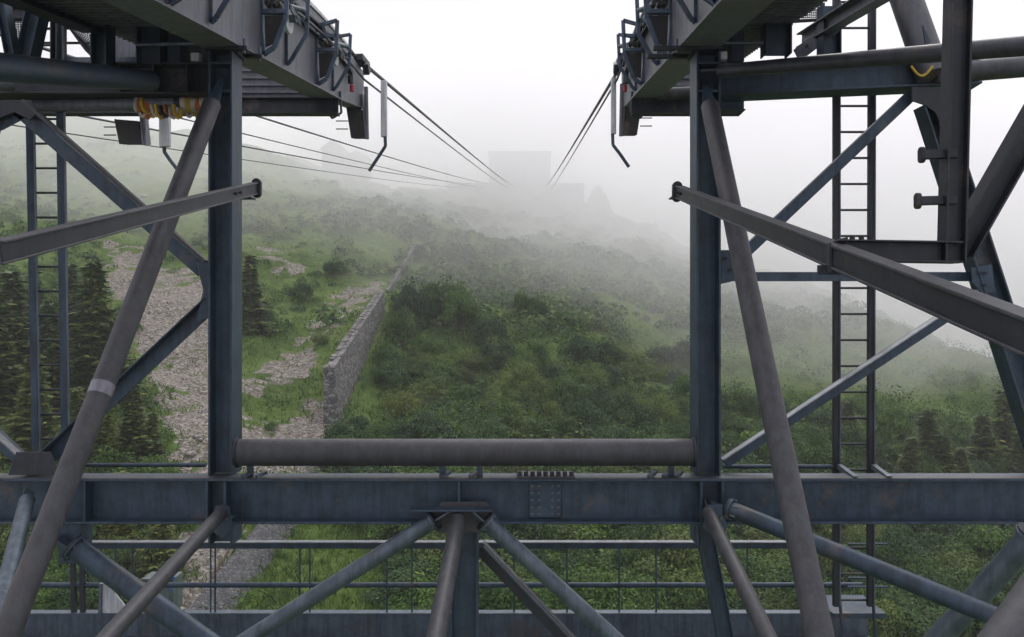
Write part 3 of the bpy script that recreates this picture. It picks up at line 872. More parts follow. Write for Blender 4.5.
# knee struts: big weathered pipes from the column heads down towards the camera
def knee(top, low):
    a_ = Vector(top); d = (Vector(low)-a_).normalized(); b_ = a_ + d*7.2
    part(MB().tube(a_, b_, .087, 32), 'knee_strut', 'brown', 0)
    part(MB().plate([a_-d*.42+Vector((-.02, -.01, 0)), a_-d*.42+Vector((.02, -.01, 0)), a_+d*.03+Vector((.075, -.01, 0)), a_+d*.16+Vector((0, -.03, 0)), a_+d*.03+Vector((-.075, -.01, 0))], (0, .016, 0)), 'end_tongue', 'blue', 0)
    return a_, d
aL, dL = knee(P(212, 104, 7.86), P(20, 600, 5.3))
aR, dR = knee(P(710, 106, 7.86), P(818, 628, 4.9))
tp = aL + dL*((7.86-6.15)/(-dL.y))
part(MB().tube(tp - dL*.045, tp + dL*.055, .0892, 32), 'tape_band', 'tape', 0, label='silver tape wrapped round the left knee pipe')

# outer legs and their node plates
for sgn, xt in ((1, 4.28), (-1, -5.35)):
    a_ = Vector((xt, 8.2, 2.2)); s_ = .325*sgn
    zb = -26.
    b_ = Vector((xt + s_*(2.2-zb), 8.2, zb))
    part(MB().ibeam(a_, b_, .24, .22, .02, .014, up=(1, 0, 0)), 'leg', 'blue')
    if sgn > 0: part(MB().plate([(xt-.24*sgn, 8.08, 2.34), (xt+.25*sgn, 8.08, 2.34), (xt+.30*sgn, 8.08, 1.85), (xt+.12*sgn, 8.08, 1.75), (xt-.0*sgn, 8.08, 2.08), (xt-.12*sgn, 8.08, 2.16), (xt-.24*sgn, 8.08, 2.20)], (0, .02, 0)), 'gusset_plate', 'dark')
# side bracing, right
def brace(px0, py0, px1, py1, Y, w, h, mat='blue', lip=None, name='brace_angle', Y1=None):
    a_, b_ = P(px0, py0, Y), P(px1, py1, Y1 or Y)
    part(MB().angle(a_, b_, w, h, .014), name, mat, .002)
    if lip:
        part(MB().bar(a_+Vector((0, -.012, .01)), b_+Vector((0, -.012, .01)), .1, .012), 'brace_lip', lip, 0)  # lighter strip: the brace's lit top face put into the colour
brace(724, 266, 910, 90, 8.2, .10, .11, 'blue')
brace(724, 272, 988, 272, 8.25, .10, .095, 'blue')
brace(722, 460, 958, 304, 8.2, .11, .10, 'blue', 'lip')
brace(958, 304, 985, 286, 8.2, .11, .10, 'blue', 'lip')
part(MB().plate([P(721, 250, 8.1), P(731, 250, 8.1), P(736, 262, 8.1), P(734, 281, 8.1), P(721, 284, 8.1)], (0, .016, 0)), 'gusset_plate', 'blue')
part(MB().plate([P(972, 268, 8.1), P(992, 264, 8.1), P(996, 293, 8.1), P(982, 293, 8.1), P(972, 282, 8.1)], (0, .016, 0)), 'gusset_plate', 'blue')
for q_ in ((726, 258), (731, 270), (980, 273), (986, 273), (985, 285)):
    part(MB().tube(P(q_[0], q_[1], 8.09), P(q_[0], q_[1], 8.05), .016, 6), 'bolt', 'dark', 0)
# side bracing, left
brace(22, 104, 207, 266, 8.2, .10, .14, 'blue')
part(MB().bar(P(26, 103, 8.19)+Vector((0, -.02, .012)), P(207, 263, 8.19)+Vector((0, -.02, .012)), .11, .03), 'brace_lip', 'brown', 0)
brace(208, 298, 38, 458, 8.2, .12, .15, 'blue')
part(MB().plate([P(196, 262, 8.1), P(209, 262, 8.1), P(209, 318, 8.1), P(196, 322, 8.1), P(203, 290, 8.1)], (0, .016, 0)), 'gusset_plate', 'blue')
brace(-12, 426, 40, 474, 8.0, .12, .10, 'blue', 'rail_top')
part(MB().plate([P(16, 452, 7.86), P(50, 452, 7.86), P(60, 475, 7.86), P(8, 475, 7.86)], (0, .016, 0)), 'gusset_plate', 'dark')
# node at upper left
part(MB().plate([P(-10, 100, 8.12), P(30, 100, 8.12), P(38, 112, 8.12), P(30, 120, 8.12), P(14, 112, 8.12), P(-10, 122, 8.12)], (0, .016, 0)), 'gusset_plate', 'dark')
brace(-4, 120, 24, 105, 8.2, .1, .12, 'blue')

# upper cross girder, left and right pieces
zt, zb_ = 2.68, 2.35
part(MB().ibeam((-7.0, 8.5, (zt+zb_)/2), (Lx0-.003, 8.5, (zt+zb_)/2), zt-zb_, .3, .022, .016), 'upper_cross_beam', 'dark')
part(MB().ibeam((Rx1+.003, 8.5, (zt+zb_)/2-.02), (4.75, 8.2, (zt+zb_)/2+.02), zt-zb_, .3, .022, .016), 'upper_cross_beam', 'blue')
for x in (-3.4, -3.75, -4.1):
    part(MB().box((x-.01, 8.352, zb_+.025), (x+.01, 8.49, zt-.025)), 'stiffener', 'dark', 0)
part(MB().ibeam((Rx1+.003, 8.62, 2.30), (2.50, 8.62, 2.30), .14, .14, .012, .01), 'beam_stub', 'blue')
# transverse beam that carries the girder noses
part(MB().ibeam((-7.1, 11.9, 3.15), (-2.58, 11.9, 3.15), .24, .2, .016, .012), 'nose_beam', 'dark')
part(MB().ibeam((1.78, 11.9, 3.15), (3.4, 11.9, 3.15), .24, .2, .016, .012), 'nose_beam', 'dark')
part(MB().tube((2.13, 11.7, 3.28), (2.75, 11.6, 3.28), .09, 20), 'nose_tube', 'dark', 0)
for xa_, xb_ in ((-4.6, -2.95), (2.1, 3.3)):
    part(MB().box((xa_, 12.2, 3.28), (xb_, 12.22, 4.15)), 'wind_panel', 'girder', 0)
    mb = MB()
    for i in range(8): mb.box((xa_+.01, 12.16, 3.32+i*.11), (xb_-.01, 12.198, 3.35+i*.11))
    part(mb, 'panel_ribs', 'girder', 0)
# big horizontal pipes
strut(150, 81, 8.0, 0, 67, 5.6, .100, 'blue', 'upper_pipe', 1.5, True)
part(MB().tube(P(12, 84, 8.3), P(-60, 82, 7.8), .075, 20), 'upper_pipe', 'girder', 0)
strut(718, 71, 7.9, 1024, 46, 6.6, .062, 'pipe', 'upper_pipe', 1.35, True, .09)
part(MB().tube(P(934, 74, 8.1), P(1080, 62, 8.0), .105, 24), 'upper_pipe', 'pipe', 0)
part(MB().tube(P(934, 78, 8.05), P(896, -30, 8.6), .155, 28), 'inclined_tube', 'pipe', 0)
part(MB().plate([P(923, 25, 7.95), P(931, 42, 7.95), P(926, 46, 7.95)], (0, .02, 0)), 'lug', 'blue', 0)
# thin rail behind the beam
part(MB().tube(P(84, 465, 8.5), P(206, 465, 8.5), .022, 10), 'rail_rod', 'blue', 0)
part(MB().tube(P(724, 466.5, 8.5), P(832, 466.5, 8.5), .022, 10), 'rail_rod', 'blue', 0)

# posts and longitudinal beams of the pylon head
dirG = Vector((.03, 1, .144))
def along(x8, z8, Y): return Vector((x8 + .03*(Y-8), Y, z8 + .144*(Y-8)))
part(MB().ibeam(along(-4.32, 2.98, 2.5), along(-4.32, 2.98, 8.2), .16, .2, .016, .012), 'head_beam', 'dark')
part(MB().ibeam(along(3.30, 3.02, 3.0), along(3.30, 3.02, 9.2), .16, .14, .016, .012), 'head_beam', 'girder')
for px0, px1, top, bot, Y, mt in [(95, 111, 24, 66, 8.3, 'blue'), (140, 164, 10, 66, 8.4, 'blue'), (55, 62, -6, 62, 8.7, 'dark'), (763, 789, -10, 56, 8.4, 'blue'), (820, 838, 6, 60, 8.5, 'blue')]:
    a_, b_ = P((px0+px1)/2, bot, Y), P((px0+px1)/2, top, Y)
    part(MB().ibeam(a_, b_, (px1-px0)/F*Y, .2, .016, .012, up=(1, 0, 0)), 'head_post', mt)
a_, b_ = P(27, 60, 7.6), P(42, -8, 7.6)
part(MB().ibeam(a_, b_, .15, .16, .014, .012, up=(1, 0, 0)), 'head_brace', 'blue')
a_, b_ = P(13, 56, 7.3), P(0, -12, 7.3)
part(MB().ibeam(a_, b_, .09, .12, .012, .01, up=(1, 0, 0)), 'head_brace', 'blue')
part(MB().ibeam(P(6, 14, 7.9), P(36, 14, 7.9), .12, .1, .012, .01), 'head_tie', 'dark')
part(MB().bar(P(30, 43, 8.9), P(98, 43, 8.9), .03, .02), 'head_tie', 'dark', 0)
part(MB().bar(P(30, 29, 8.9), P(92, 28, 8.9), .03, .02), 'head_tie', 'dark', 0)
part(MB().box((-4.9, 8.75, 2.56), (-3.15, 8.78, 2.86)), 'side_panel', 'pale', .002)
part(MB().box((-3.95, 8.9, 2.86), (-3.62, 8.93, 3.2)), 'side_panel', 'dark', .002)
a_, b_ = P(793, 50, 8.8), P(868, -8, 8.2)
part(MB().angle(a_, b_, .08, .16, .012), 'head_brace', 'girder')
for i in range(4):
    p_ = a_ + (b_-a_)*(.18+.16*i) + Vector((.0, -.012, -.07))
    part(MB().tube(p_, p_+Vector((0, -.02, 0)), .018, 6), 'bolt', 'dark', 0)
# machinery between column head and head post: small ducts, boxes, shaft
for lo, hi, mt in [((-3.36, 8.36, 2.69), (-3.27, 8.45, 2.78), 'white'), ((-3.62, 8.4, 2.69), (-3.48, 8.6, 2.98), 'blue'), ((-3.2, 8.45, 2.69), (-3.08, 8.6, 2.95), 'dark'), ((-4.75, 9.4, 2.95), (-3.55, 9.45, 3.50), 'girder'),
                   ((2.13, 8.32, 2.70), (2.24, 8.43, 2.78), 'white'), ((2.30, 8.4, 2.7), (2.44, 8.6, 3.02), 'blue'), ((2.13, 8.45, 2.70), (2.26, 8.6, 2.98), 'dark')]:
    part(MB().box(lo, hi), 'junction_box', mt, .006)
part(MB().tube((-3.9, 8.3, 2.84), (-3.06, 8.3, 2.86), .02, 10), 'shaft', 'pale', 0)
part(MB().tube((2.09, 8.3, 2.86), (2.60, 8.3, 2.86), .02, 10), 'shaft', 'pale', 0)
# access platforms beside the girders: ribbed decks seen from below
def deck(x0, x1, z8, y0, y1, name):
    q_ = [along(x0, z8, y0), along(x1, z8, y0), along(x1, z8, y1), along(x0, z8, y1)]
    o = part(MB().plate(q_, (0, 0, .012)), name, 'girder', 0)
    mb = MB(); n_ = int((y1-y0)/.11)
    for i in range(n_+1):
        Y = y0 + (y1-y0)*i/n_
        mb.bar(along(x0+.01, z8-.02, Y), along(x1-.01, z8-.02, Y), .022, .03)
    part(mb, 'deck_ribs', 'girder', 0)
deck(-4.40, -3.10, 3.02, 4.0, 10.4, 'platform_deck')
deck(2.10, 2.95, 3.06, 4.0, 10.4, 'platform_deck')

# ------------------------------------------------------------------ saddle girders
def saddle(x8, label, side):
    """box girder on a column head; side = +1 when the inner face looks to +x"""
    root = empty('saddle_girder', along(x8, 2.73, 8), label, 'girder', 'rope saddle girders of the near lane')
    W = .33; outs = -side
    def sec(Y, o, h): 
        p_ = along(x8, 2.73, Y); return p_ + Vector((outs*o, 0, h))
    def top(Y):      # saddle: the upper edge follows the rope and falls away at the nose
        return 1.02 - .018*max(0, Y-9.7)**2
    Ys = [1.5, 3, 5, 7, 8, 9, 9.7, 10.3, 10.9, 11.5, 12.0, 12.45]
    V, Fc = [], []
    for Y in Ys:
        V += [sec(Y, 0, 0), sec(Y, 0, top(Y)), sec(Y, W, top(Y)), sec(Y, W, 0)]
    for i in range(len(Ys)-1):
        for k_ in range(4): Fc.append((i*4+k_, i*4+(k_+1) % 4, i*4+4+(k_+1) % 4, i*4+4+k_))
    Fc += [(3, 2, 1, 0), tuple(len(V)-4+k_ for k_ in range(4))]
    mb = MB(); mb.add(V, Fc); mb.build('box_girder', M['girder'], root, bevel=.006)
    # nose: lower box beyond the end
    nb = MB(); nb.plate([sec(12.453, .02, .02), sec(12.453, .02, top(12.45)-.02), sec(13.85, .02, .70), sec(13.85, .02, .05)], (outs*.26, 0, 0)); nb.build('nose', M['girder'], root, bevel=.004)
    # rope shoe and face ledges
    sh = MB()
    for a2, b2 in zip(Ys, Ys[1:]): sh.bar(sec(a2, .05, top(a2)+.022), sec(b2, .05, top(b2)+.022), .14, .04)
    sh.build('rope_shoe', M['white'], root)
    for dh, hh in ((.17, .03), (.33, .02)):
        lg = MB()
        for a2, b2 in zip(Ys[:-1], Ys[1:]): lg.bar(sec(a2, -.03, top(a2)-dh), sec(b2, -.03, top(b2)-dh), .055, hh)
        lg.build('ledge', M['dark'], root)
    bf = MB(); bf.plate([sec(1.5, -.04, -.022), sec(12.4, -.04, -.022), sec(12.4, W+.04, -.022), sec(1.5, W+.04, -.022)], (0, 0, .02)); bf.build('bottom_flange', M['girder'], root)
    # column head pads with bolts
    for Yb in (7.93, 8.37):
        cb = MB(); cb.box((sec(Yb, 0, 0).x-.10 if side > 0 else sec(Yb, 0, 0).x-.30, Yb-.03, sec(Yb, 0, 0).z-.06), (sec(Yb, 0, 0).x+.30 if side < 0 else sec(Yb, 0, 0).x+.10, Yb+.03, sec(Yb, 0, 0).z-.024)); cb.build('clamp_bar', M['dark'], root)
        tb = MB(); tb.tube(sec(Yb, -.07, -.09), sec(Yb, -.07, .05), .016, 8); tb.build('bolt', M['pale'], root)
    # haul rope roller brackets: paired open frames standing out from the inner face
    for Yb in (6.4, 8.6, 10.75):
        for dy, big in ((0, True), (.85, False)):
            Y = Yb+dy; t_ = .90
            out = lambda o, h: sec(Y, -o, h)
            fr = MB()
            if big:
                hexa = [out(.002, t_-.10), out(.29, t_-.02), out(.27, t_-.48), out(.15, t_-.80), out(.03, t_-.88), out(.002, t_-.62)]
                for q0, q1 in zip(hexa, hexa[1:]+hexa[:1]): fr.bar(q0, q1, .05, .03, up=(0, 1, 0))
                fr.bar(out(.02, t_-.42), out(.27, t_-.42), .05, .06, up=(0, 1, 0))
                fr.bar(out(.02, t_-.24), out(.28, t_-.22), .05, .03, up=(0, 1, 0))
                fr.bar(out(.10, t_-.08), out(.14, t_-.24), .04, .025, up=(0, 1, 0))
                fo_ = fr.build('roller_bracket', M['bracket'], root, bevel=.003)
                bp_ = MB(); bp_.plate([out(.04, t_-.46), out(.25, t_-.46), out(.24, t_-.52), out(.14, t_-.76), out(.05, t_-.80)], (0, .012, 0)); bp_.build('dark_opening', M['black'], fo_)  # black sheet standing in for the dark of the bracket's opening
                mt_ = MB()
                for o_ in (.07, .13, .19): mt_.tube(out(o_, t_-.33)+Vector((0, -.03, 0)), out(o_, t_-.33)+Vector((0, .08, 0)), .026, 10)
                mt_.build('rubber_buffer', M['black'], fo_)
            else:
                loop = [out(.08, t_-.06), out(.27, t_-.03), out(.25, t_-.48), out(.06, t_-.80), out(.01, t_-.84), out(.01, t_-.45)]
                for q0, q1 in zip(loop, loop[1:]): fr.bar(q0, q1, .045, .026, up=(0, 1, 0))
                fr.bar(out(.08, t_-.06), out(.06, t_-.32), .045, .026, up=(0, 1, 0)); fr.bar(out(.06, t_-.32), out(.26, t_-.32), .045, .026, up=(0, 1, 0))
                fr.build('roller_bracket', M['bracket'], root, bevel=.003)
        # sheave between the frames
        cy_ = Yb+.62; t_ = .95; ce = sec(cy_, -.10, t_-.40)
        wh = MB(); wh.tube(ce+Vector((-.022*side, 0, 0)), ce+Vector((.022*side, 0, 0)), .17, 28)
        w_ = wh.build('roller', M['white'], root, bevel=.006)
        hb = MB(); hb.tube(ce+Vector((-.05*side, 0, 0)), ce+Vector((.10*side, 0, 0)), .045, 14); hb.bar(ce+Vector((0.09*side, -.2, .05)), ce+Vector((.09*side, .2, .02)), .02, .07); hb.build('hub', M['pale'], w_)
        lk = MB(); lk.tube(ce+Vector((.05*side, -.1, .1)), ce+Vector((.16*side, .12, .14)), .03, 10); lk.build('link', M['pale'], root)
    # lower kicked rod under the last bracket
    rd = MB(); rd.path([sec(12.0, -.02, .10), sec(12.0, -.04, -.22), sec(12.02, .10, -.30), sec(12.05, .20, -.18)], .018); rd.build('drip_rod', M['blue'], root)
    # red lamp cap and dark motor near the nose
    rl = MB(); rl.tube(sec(12.6, -.06, .28), sec(12.6, -.06, .18), .035, 12); rl.build('warning_cap', M['red'], root)
    dm = MB(); dm.tube(sec(12.55, -.05, .42), sec(12.55, -.05, .3), .045, 12); dm.bar(sec(12.5, -.03, .58), sec(12.7, -.03, .48), .06, .1); dm.build('sensor_head', M['dark'], root)
    cl = MB(); cl.bar(sec(13.3, .0, .86), sec(13.7, -.02, .80), .16, .10); cl.bar(sec(13.45, -.1, .78), sec(13.55, -.1, .62), .10, .16); cl.build('rope_clamp', M['dark'], root)
    return sec, top
secL, topL = saddle(-2.72, 'left grey box girder with roller brackets resting on the left column', 1)
secR, topR = saddle(1.70, 'right grey box girder with roller brackets resting on the right column', -1)

# ------------------------------------------------------------------ end guards with hook at the girder noses
def guard(px_in, px_out, top, bot, cyl0, cyl1, cyt, cyb, hook, Y, label, side):
    root = empty('rope_guard', P(px_in, top, Y), label, 'rope guard', 'rope guards at the girder noses')
    a_, b_, c_, d_ = P(px_in, top, Y), P(px_out, top+2, Y), P(px_out+side*4, bot, Y), P(px_in+side*5, bot, Y)
    MB().plate([a_, b_, c_, d_], (0, .3, .05)).build('block', M['black'], root, bevel=.004)
    MB().plate([b_+Vector((side*.004, 0, .26)), b_+Vector((side*.004, .25, .30)), c_+Vector((side*.004, .25, .04)), c_+Vector((side*.004, -.01, -.02))], (side*.02, 0, 0)).build('side_plate', M['girder'], root)
    x_ = (cyl0+cyl1)/2
    MB().bar(P(x_, cyb, Y+.1), P(x_, cyt, Y+.1), (cyl1-cyl0)/F*Y, .09, up=(0, 1, 0)).build('counterweight_case', M['white'], root, bevel=.01)
    MB().tube(P(px_out+side*6, bot+1, Y+.05), P(px_out+side*5, top-20, Y+.05), .035, 10).build('guide_tube', M['girder'], root)
    hk = [P(q[0], q[1], Y+.1) for q in hook]
    MB().path(hk, .028, 10).build('hook_rod', M['blue'], root)
    for dy in (14, 22):
        MB().tube(P(px_in+side*2, bot-dy+5, Y+.1), P(px_in-side*10, bot-dy+5, Y+.1), .010, 8).build('pin', M['dark'], root)
guard(346, 361, 107, 138, 381, 387, 81, 137, [(385, 135), (385.5, 146), (379, 156), (369, 171)], 13.55, 'black block with pale case and bent hook at the left girder nose', 1)
guard(642, 627, 104, 135, 611, 616, 78, 134, [(612.5, 133), (613, 145), (620, 154), (629, 167)], 13.55, 'black block with pale case and bent hook at the right girder nose', -1)
guard(114, 138, 119, 144, 160, 170, 117, 147, [(164, 145), (164.5, 152), (170, 160), (177, 169)], 12.1, 'black block and pale case hanging under the left nose beam beside orange slings', 1)

# ------------------------------------------------------------------ ropes
def rope(px, Yn, zn, xn, end, r, label, sag=.6):
    a_ = Vector((xn, Yn, zn)); e_ = P(end[0], end[1], YS-.6)
    n_ = 40; pts = []
    for i in range(n_+1):
        t = (i/n_)**1.6
        p_ = a_ + (e_-a_)*t; p_.z -= sag*4*t*(1-t)*.5
        pts.append(p_)
    mb = MB()
    k = 8; V, Fc = [], []
    for i, p_ in enumerate(pts):
        for j in range(k):
            th_ = j*6.283/k; V.append(p_ + Vector((math.cos(th_)*r, 0, math.sin(th_)*r)))
    for i in range(n_):
        for j in range(k): Fc.append((i*k+j, i*k+(j+1) % k, (i+1)*k+(j+1) % k, (i+1)*k+j))
    mb.add(V, Fc)
    o = mb.build('rope', M['rope'], None, tuple(a_)); tag(o, label, 'rope', 'ropes running up to the station')
def fullrope(sec, top, end, r, label, o_=.05, dh=.07):
    # lies on the girder, then leaves the nose for the station
    Ysr = [1.5, 3, 5, 7, 8, 9, 9.7, 10.3, 10.9, 11.5, 12.0, 12.6, 13.2]
    pts = [sec(Y, o_, top(Y)+dh) for Y in Ysr]
    a_ = pts[-1]; e_ = P(end[0], end[1], YS-.6)
    for i in range(1, 41):
        t = (i/40)**1.6; p_ = a_ + (e_-a_)*t; p_.z -= 1.2*t*(1-t); pts.append(p_)
    k = 8; V, Fc = [], []
    for p_ in pts:
        for j in range(k):
            th_ = j*6.283/k; V.append(p_ + Vector((math.cos(th_)*r, 0, math.sin(th_)*r)))
    for i in range(len(pts)-1):
        for j in range(k): Fc.append((i*k+j, i*k+(j+1) % k, (i+1)*k+(j+1) % k, (i+1)*k+j))
    mb = MB(); mb.add(V, Fc)
    o = mb.build('rope', M['rope'], None, tuple(pts[0])); tag(o, label, 'rope', 'ropes running up to the station')
fullrope(secL, topL, (514, 186), .034, 'thick track rope leaving the left girder towards the station')
fullrope(secR, topR, (546, 186), .034, 'thick track rope leaving the right girder towards the station')
fullrope(secL, topL, (511, 189), .019, 'thin haul rope below the left track rope', -.12, -.33)
fullrope(secR, topR, (550, 189), .019, 'thin haul rope below the right track rope', -.12, -.33)
for Z, X, end, r, lab in [(2.75, -8.7, (494, 184), .034, 'uppermost rope of the neighbouring lane at far left'), (2.2, -9.0, (492, 188), .02, 'second rope from the top of the neighbouring lane'),
                          (2.5, -13.1, (478, 184), .034, 'third rope from the top of the neighbouring lane'), (2.05, -13.6, (476, 188), .02, 'lowest rope of the neighbouring lane crossing behind the left column')]:
    rope(0, 9., Z + .144*9, X + .03*9, end, r, lab, 1.0)

# ------------------------------------------------------------------ bumper pipe on the beam
bp = empty('bumper_pipe', (-.46, 7.92, ZB1), 'thick brown steel pipe lying between both columns just above the cross beam', 'pipe')
MB().tube((Lx1+.065, 7.95, -1.33), (Rx0-.035, 7.95, -1.33), .134, 36).build('pipe', M['brown'], bp)
for x in (Lx1+.08, Rx0-.05):
    MB().tube((x-.012, 7.95, -1.33), (x+.012, 7.95, -1.33), .150, 36).build('end_ring', M['dark'], bp)
for x in (-2.60, -.69, -.32, 1.58):
    MB().bar((x, 7.95, ZB1+.008), (x, 7.95, -1.45), .06, .03).build('support', M['blue'], bp)

# ------------------------------------------------------------------ cabin guide rails
def guide(x, Ytip, Yend, label, side):
    root = empty('guide_rail', (x, Ytip, 1.28), label, 'guide rail', 'sloping cabin guide rails')
    z = lambda Y: 1.29 - .243*(7.75-Y)
    a_, b_ = Vector((x, Ytip, z(Ytip))), Vector((x, Yend, z(Yend)))
    MB().bar(a_+Vector((0, 0, -.055)), b_+Vector((0, 0, -.055)), .014, .095).build('web', M['dark'], root, bevel=.002)
    MB().bar(a_+Vector((side*.025, 0, 0)), b_+Vector((side*.025, 0, 0)), .085, .014).build('top_flange', M['brown'], root, bevel=.003)
    MB().bar(a_+Vector((side*.025, 0, -.109)), b_+Vector((side*.025, 0, -.109)), .085, .012).build('bottom_flange', M['brown'], root, bevel=.003)
    # obround end plate
    c_ = a_+Vector((side*.01, .01, -.045)); pts = []
    for i in range(24):
        t = i*6.2832/24; pts.append(c_+Vector((.048*math.cos(t), 0, .048*math.sin(t) + (.05 if math.sin(t) >= 0 else -.05))))
    MB().plate(pts, (0, .05, 0)).build('end_plate', M['dark'], root, bevel=.006)
    # bracket to the column
    yb = 7.9
    cx_ = Lx1 if side < 0 else Rx0
    MB().box((min(x+side*.008, cx_), yb-.05, z(yb)-.13), (max(x+side*.008, cx_), yb+.16, z(yb)-.118)).build('bracket', M['blue'], root)
    for dy in (-.38, -.5):
        MB().tube((x-side*.03, yb+dy, z(yb+dy)-.05), (x-side*.007, yb+dy, z(yb+dy)-.05), .014, 6).build('bolt', M['black'], root)
    return z
zg = guide(1.57, 7.62, 1.2, 'sloping steel guide rail on the right with an oval end plate', 1)
guide(-2.57, 8.05, 4.02, 'sloping steel guide rail on the left ending in an oval plate beside the column', -1)

# frame that carries the right guide rail
fr = empty('buffer_gantry', P(950, 264, 3.95), 'dark H beam frame with two short buffer pins at the right', 'frame')
Yf = 3.95
MB().ibeam((1.60, Yf, .335), (2.20, Yf, .325), .105, .10, .009, .008).build('arm', M['dark'], fr, bevel=.002)
MB().ibeam((2.17, Yf, .275), (2.235, Yf, 2.9), .105, .085, .011, .009, up=(1, 0, 0)).build('post', M['dark'], fr, bevel=.002)
MB().ibeam(P(958, 252, 4.0), P(1085, 30, 4.0), .115, .12, .011, .009, up=(1, 0, 0)).build('diagonal', M['dark'], fr, bevel=.002)
MB().box((1.50, Yf-.03, .215), (1.645, Yf-.016, .262)).build('clamp_plate', M['dark'], fr)
MB().box((1.545, Yf-.05, .225), (1.56, Yf-.031, .37)).build('clamp_plate', M['brown'], fr)
MB().box((1.64, Yf-.012, .235), (1.655, Yf+.10, .40)).build('end_plate', M['dark'], fr, bevel=.002)
for i in range(3):
    MB().tube((1.68+.045*i, Yf, .388), (1.68+.045*i, Yf, .408), .014, 6).build('bolt', M['black'], fr)
for i in range(3):
    MB().tube((1.60+.07*i, Yf-.02, .245-.02*i), (1.60+.07*i, Yf-.02, .27-.02*i), .012, 6).build('bolt', M['black'], fr)
for py0 in (155, 201):
    off = 0 if py0 == 155 else -4
    pn = MB(); pn.bar(P(921+off, py0, Yf), P(956, py0-1, Yf), .04, .042); po = pn.build('buffer_pin', M['dark'], fr, bevel=.003)
    c_ = P(919.5+off, py0, Yf); pts = []
    for i in range(20):
        t = i*6.2832/20; pts.append(c_+Vector((0, .024*math.cos(t), .022*math.sin(t) + (.018 if math.sin(t) >= 0 else -.018))))
    MB().plate(pts, (.022, 0, 0)).build('pin_head', M['black'], po, bevel=.004)

# ------------------------------------------------------------------ ladders
def ladder(pxl_t, pxl_b, pxr_t, pxr_b, py0, py1, Y, step, label, wl):
    root = empty('ladder', P((pxl_b+pxr_b)/2, py1, Y), label, 'ladder', 'steel ladders of the pylon')
    for a2, b2 in ((pxl_t, pxl_b), (pxr_t, pxr_b)):
        MB().bar(P(a2, py0, Y), P(b2, py1, Y), wl, .06, up=(0, 1, 0)).build('rail', M['blue' if pxl_t < 100 else 'dark'], root, bevel=.003)
        MB().bar(P(a2+3.4, py0, Y-.032), P(b2+3.4, py1, Y-.032), .012, .02, up=(0, 1, 0)).build('rail_edge', M['pale'], root)
    py = py0+6
    while py < py1:
        t = (py-py0)/(py1-py0)
        MB().tube(P(pxl_t+(pxl_b-pxl_t)*t+2, py, Y), P(pxr_t+(pxr_b-pxr_t)*t-2, py, Y), .013, 10).build('rung', M['dark'], root)
        py += step
    return root
lr = ladder(836.5, 836.5, 872, 870.5, -30, 606, 8.62, 26.0, 'long steel ladder standing behind the right half of the cross beam', .072)
for px0, px1 in ((837, 853), (871, 887)):
    MB().angle(P(px0, 464, 8.55), P(px1, 476, 7.86), .05, .05, .01).build('bracket', M['pale'], lr)
ladder(28, 37, 59, 66, -10, 462, 8.7, 24.6, 'long steel ladder leaning behind the left braces in front of the spruces', .075)

# ------------------------------------------------------------------ catwalk with railing
cw = empty('catwalk', P(450, 640, 9.8), 'narrow steel catwalk with pipe railing crossing below the cross beam', 'catwalk')
Yw = 9.8
z = lambda py, Y=Yw: (CY-py)/F*Y
x_ = lambda px, Y=Yw: (px-CX)/F*Y
MB().ibeam((x_(-40), Yw, z(624)), (x_(868), Yw, z(624)), z(612)-z(637), .12, .012, .01).build('edge_beam', M['pale'], cw, bevel=.003)
MB().box((x_(-40), Yw-.9, z(640)), (x_(868), Yw-.07, z(638))).build('deck', M['blue'], cw)
MB().angle((x_(80), Yw, z(540)), (x_(790), Yw, z(540)), .10, .09, .012, flip=-1).build('top_rail', M['rail_top'], cw, bevel=.003)  # lit top of the rail put into a lighter colour than its face
MB().angle((x_(80), Yw-.015, z(541)), (x_(790), Yw-.015, z(541)), .02, .09, .012).build('rail_face', M['blue'], cw)
MB().tube((x_(-40), Yw, z(585)), (x_(862), Yw, z(585)), .032, 12).build('middle_rail', M['blue'], cw)
for px in (116, 133, 211, 215.5, 300, 310, 387, 412, 514, 567, 619, 656, 747):
    MB().tube((x_(px), Yw-.01, z(612)), (x_(px), Yw-.01, z(547)), .011, 8).build('baluster', M['blue'], cw)
for px in (75, 84):
    MB().bar((x_(px), Yw-.02, z(612)), (x_(px-2), Yw-.02, z(520)), .05, .05).build('post', M['dark'], cw)
for px in (843, 876):
    MB().tube((x_(px, 9.0), 9.0, z(640, 9.0)), (x_(px-8, 9.0), 9.0, z(540, 9.0)), .018, 8).build('post', M['blue'], cw)
for py in (544, 578, 587):
    MB().tube((x_(834), 9.4, z(py, 9.4)), (x_(872), 9.4, z(py, 9.4)), .014, 8).build('cross_rail', M['blue'], cw)
MB().box((x_(826, 9.2), 9.0, z(612, 9.2)), (x_(878, 9.2), 9.6, z(607, 9.2))).build('landing', M['blue'], cw)
sh_ = empty('cover_sheet', P(112, 612, 9.7), 'white sheet metal cover leaning at the left end of the catwalk', 'cover')
MB().plate([P(98, 614, 9.75), P(99, 584, 9.75), P(106, 583, 9.75), P(131, 614, 9.75)], (0, .03, 0)).build('sheet', M['white'], sh_)
MB().plate([P(98, 614, 9.72), P(99, 584, 9.72), P(101.5, 584, 9.72), P(101, 614, 9.72)], (0, .025, 0)).build('edge_fold', M['pale'], sh_)
cb_ = empty('cabinet', P(160, 612, 9.9), 'dark grey cabinet with small blue tags behind the catwalk rail', 'cabinet')
a_, b_ = P(141, 614, 9.95), P(173, 579, 9.95)
MB().box((a_.x, 9.95, a_.z), (b_.x, 10.25, b_.z)).build('case', M['cabinet'], cb_, bevel=.008)
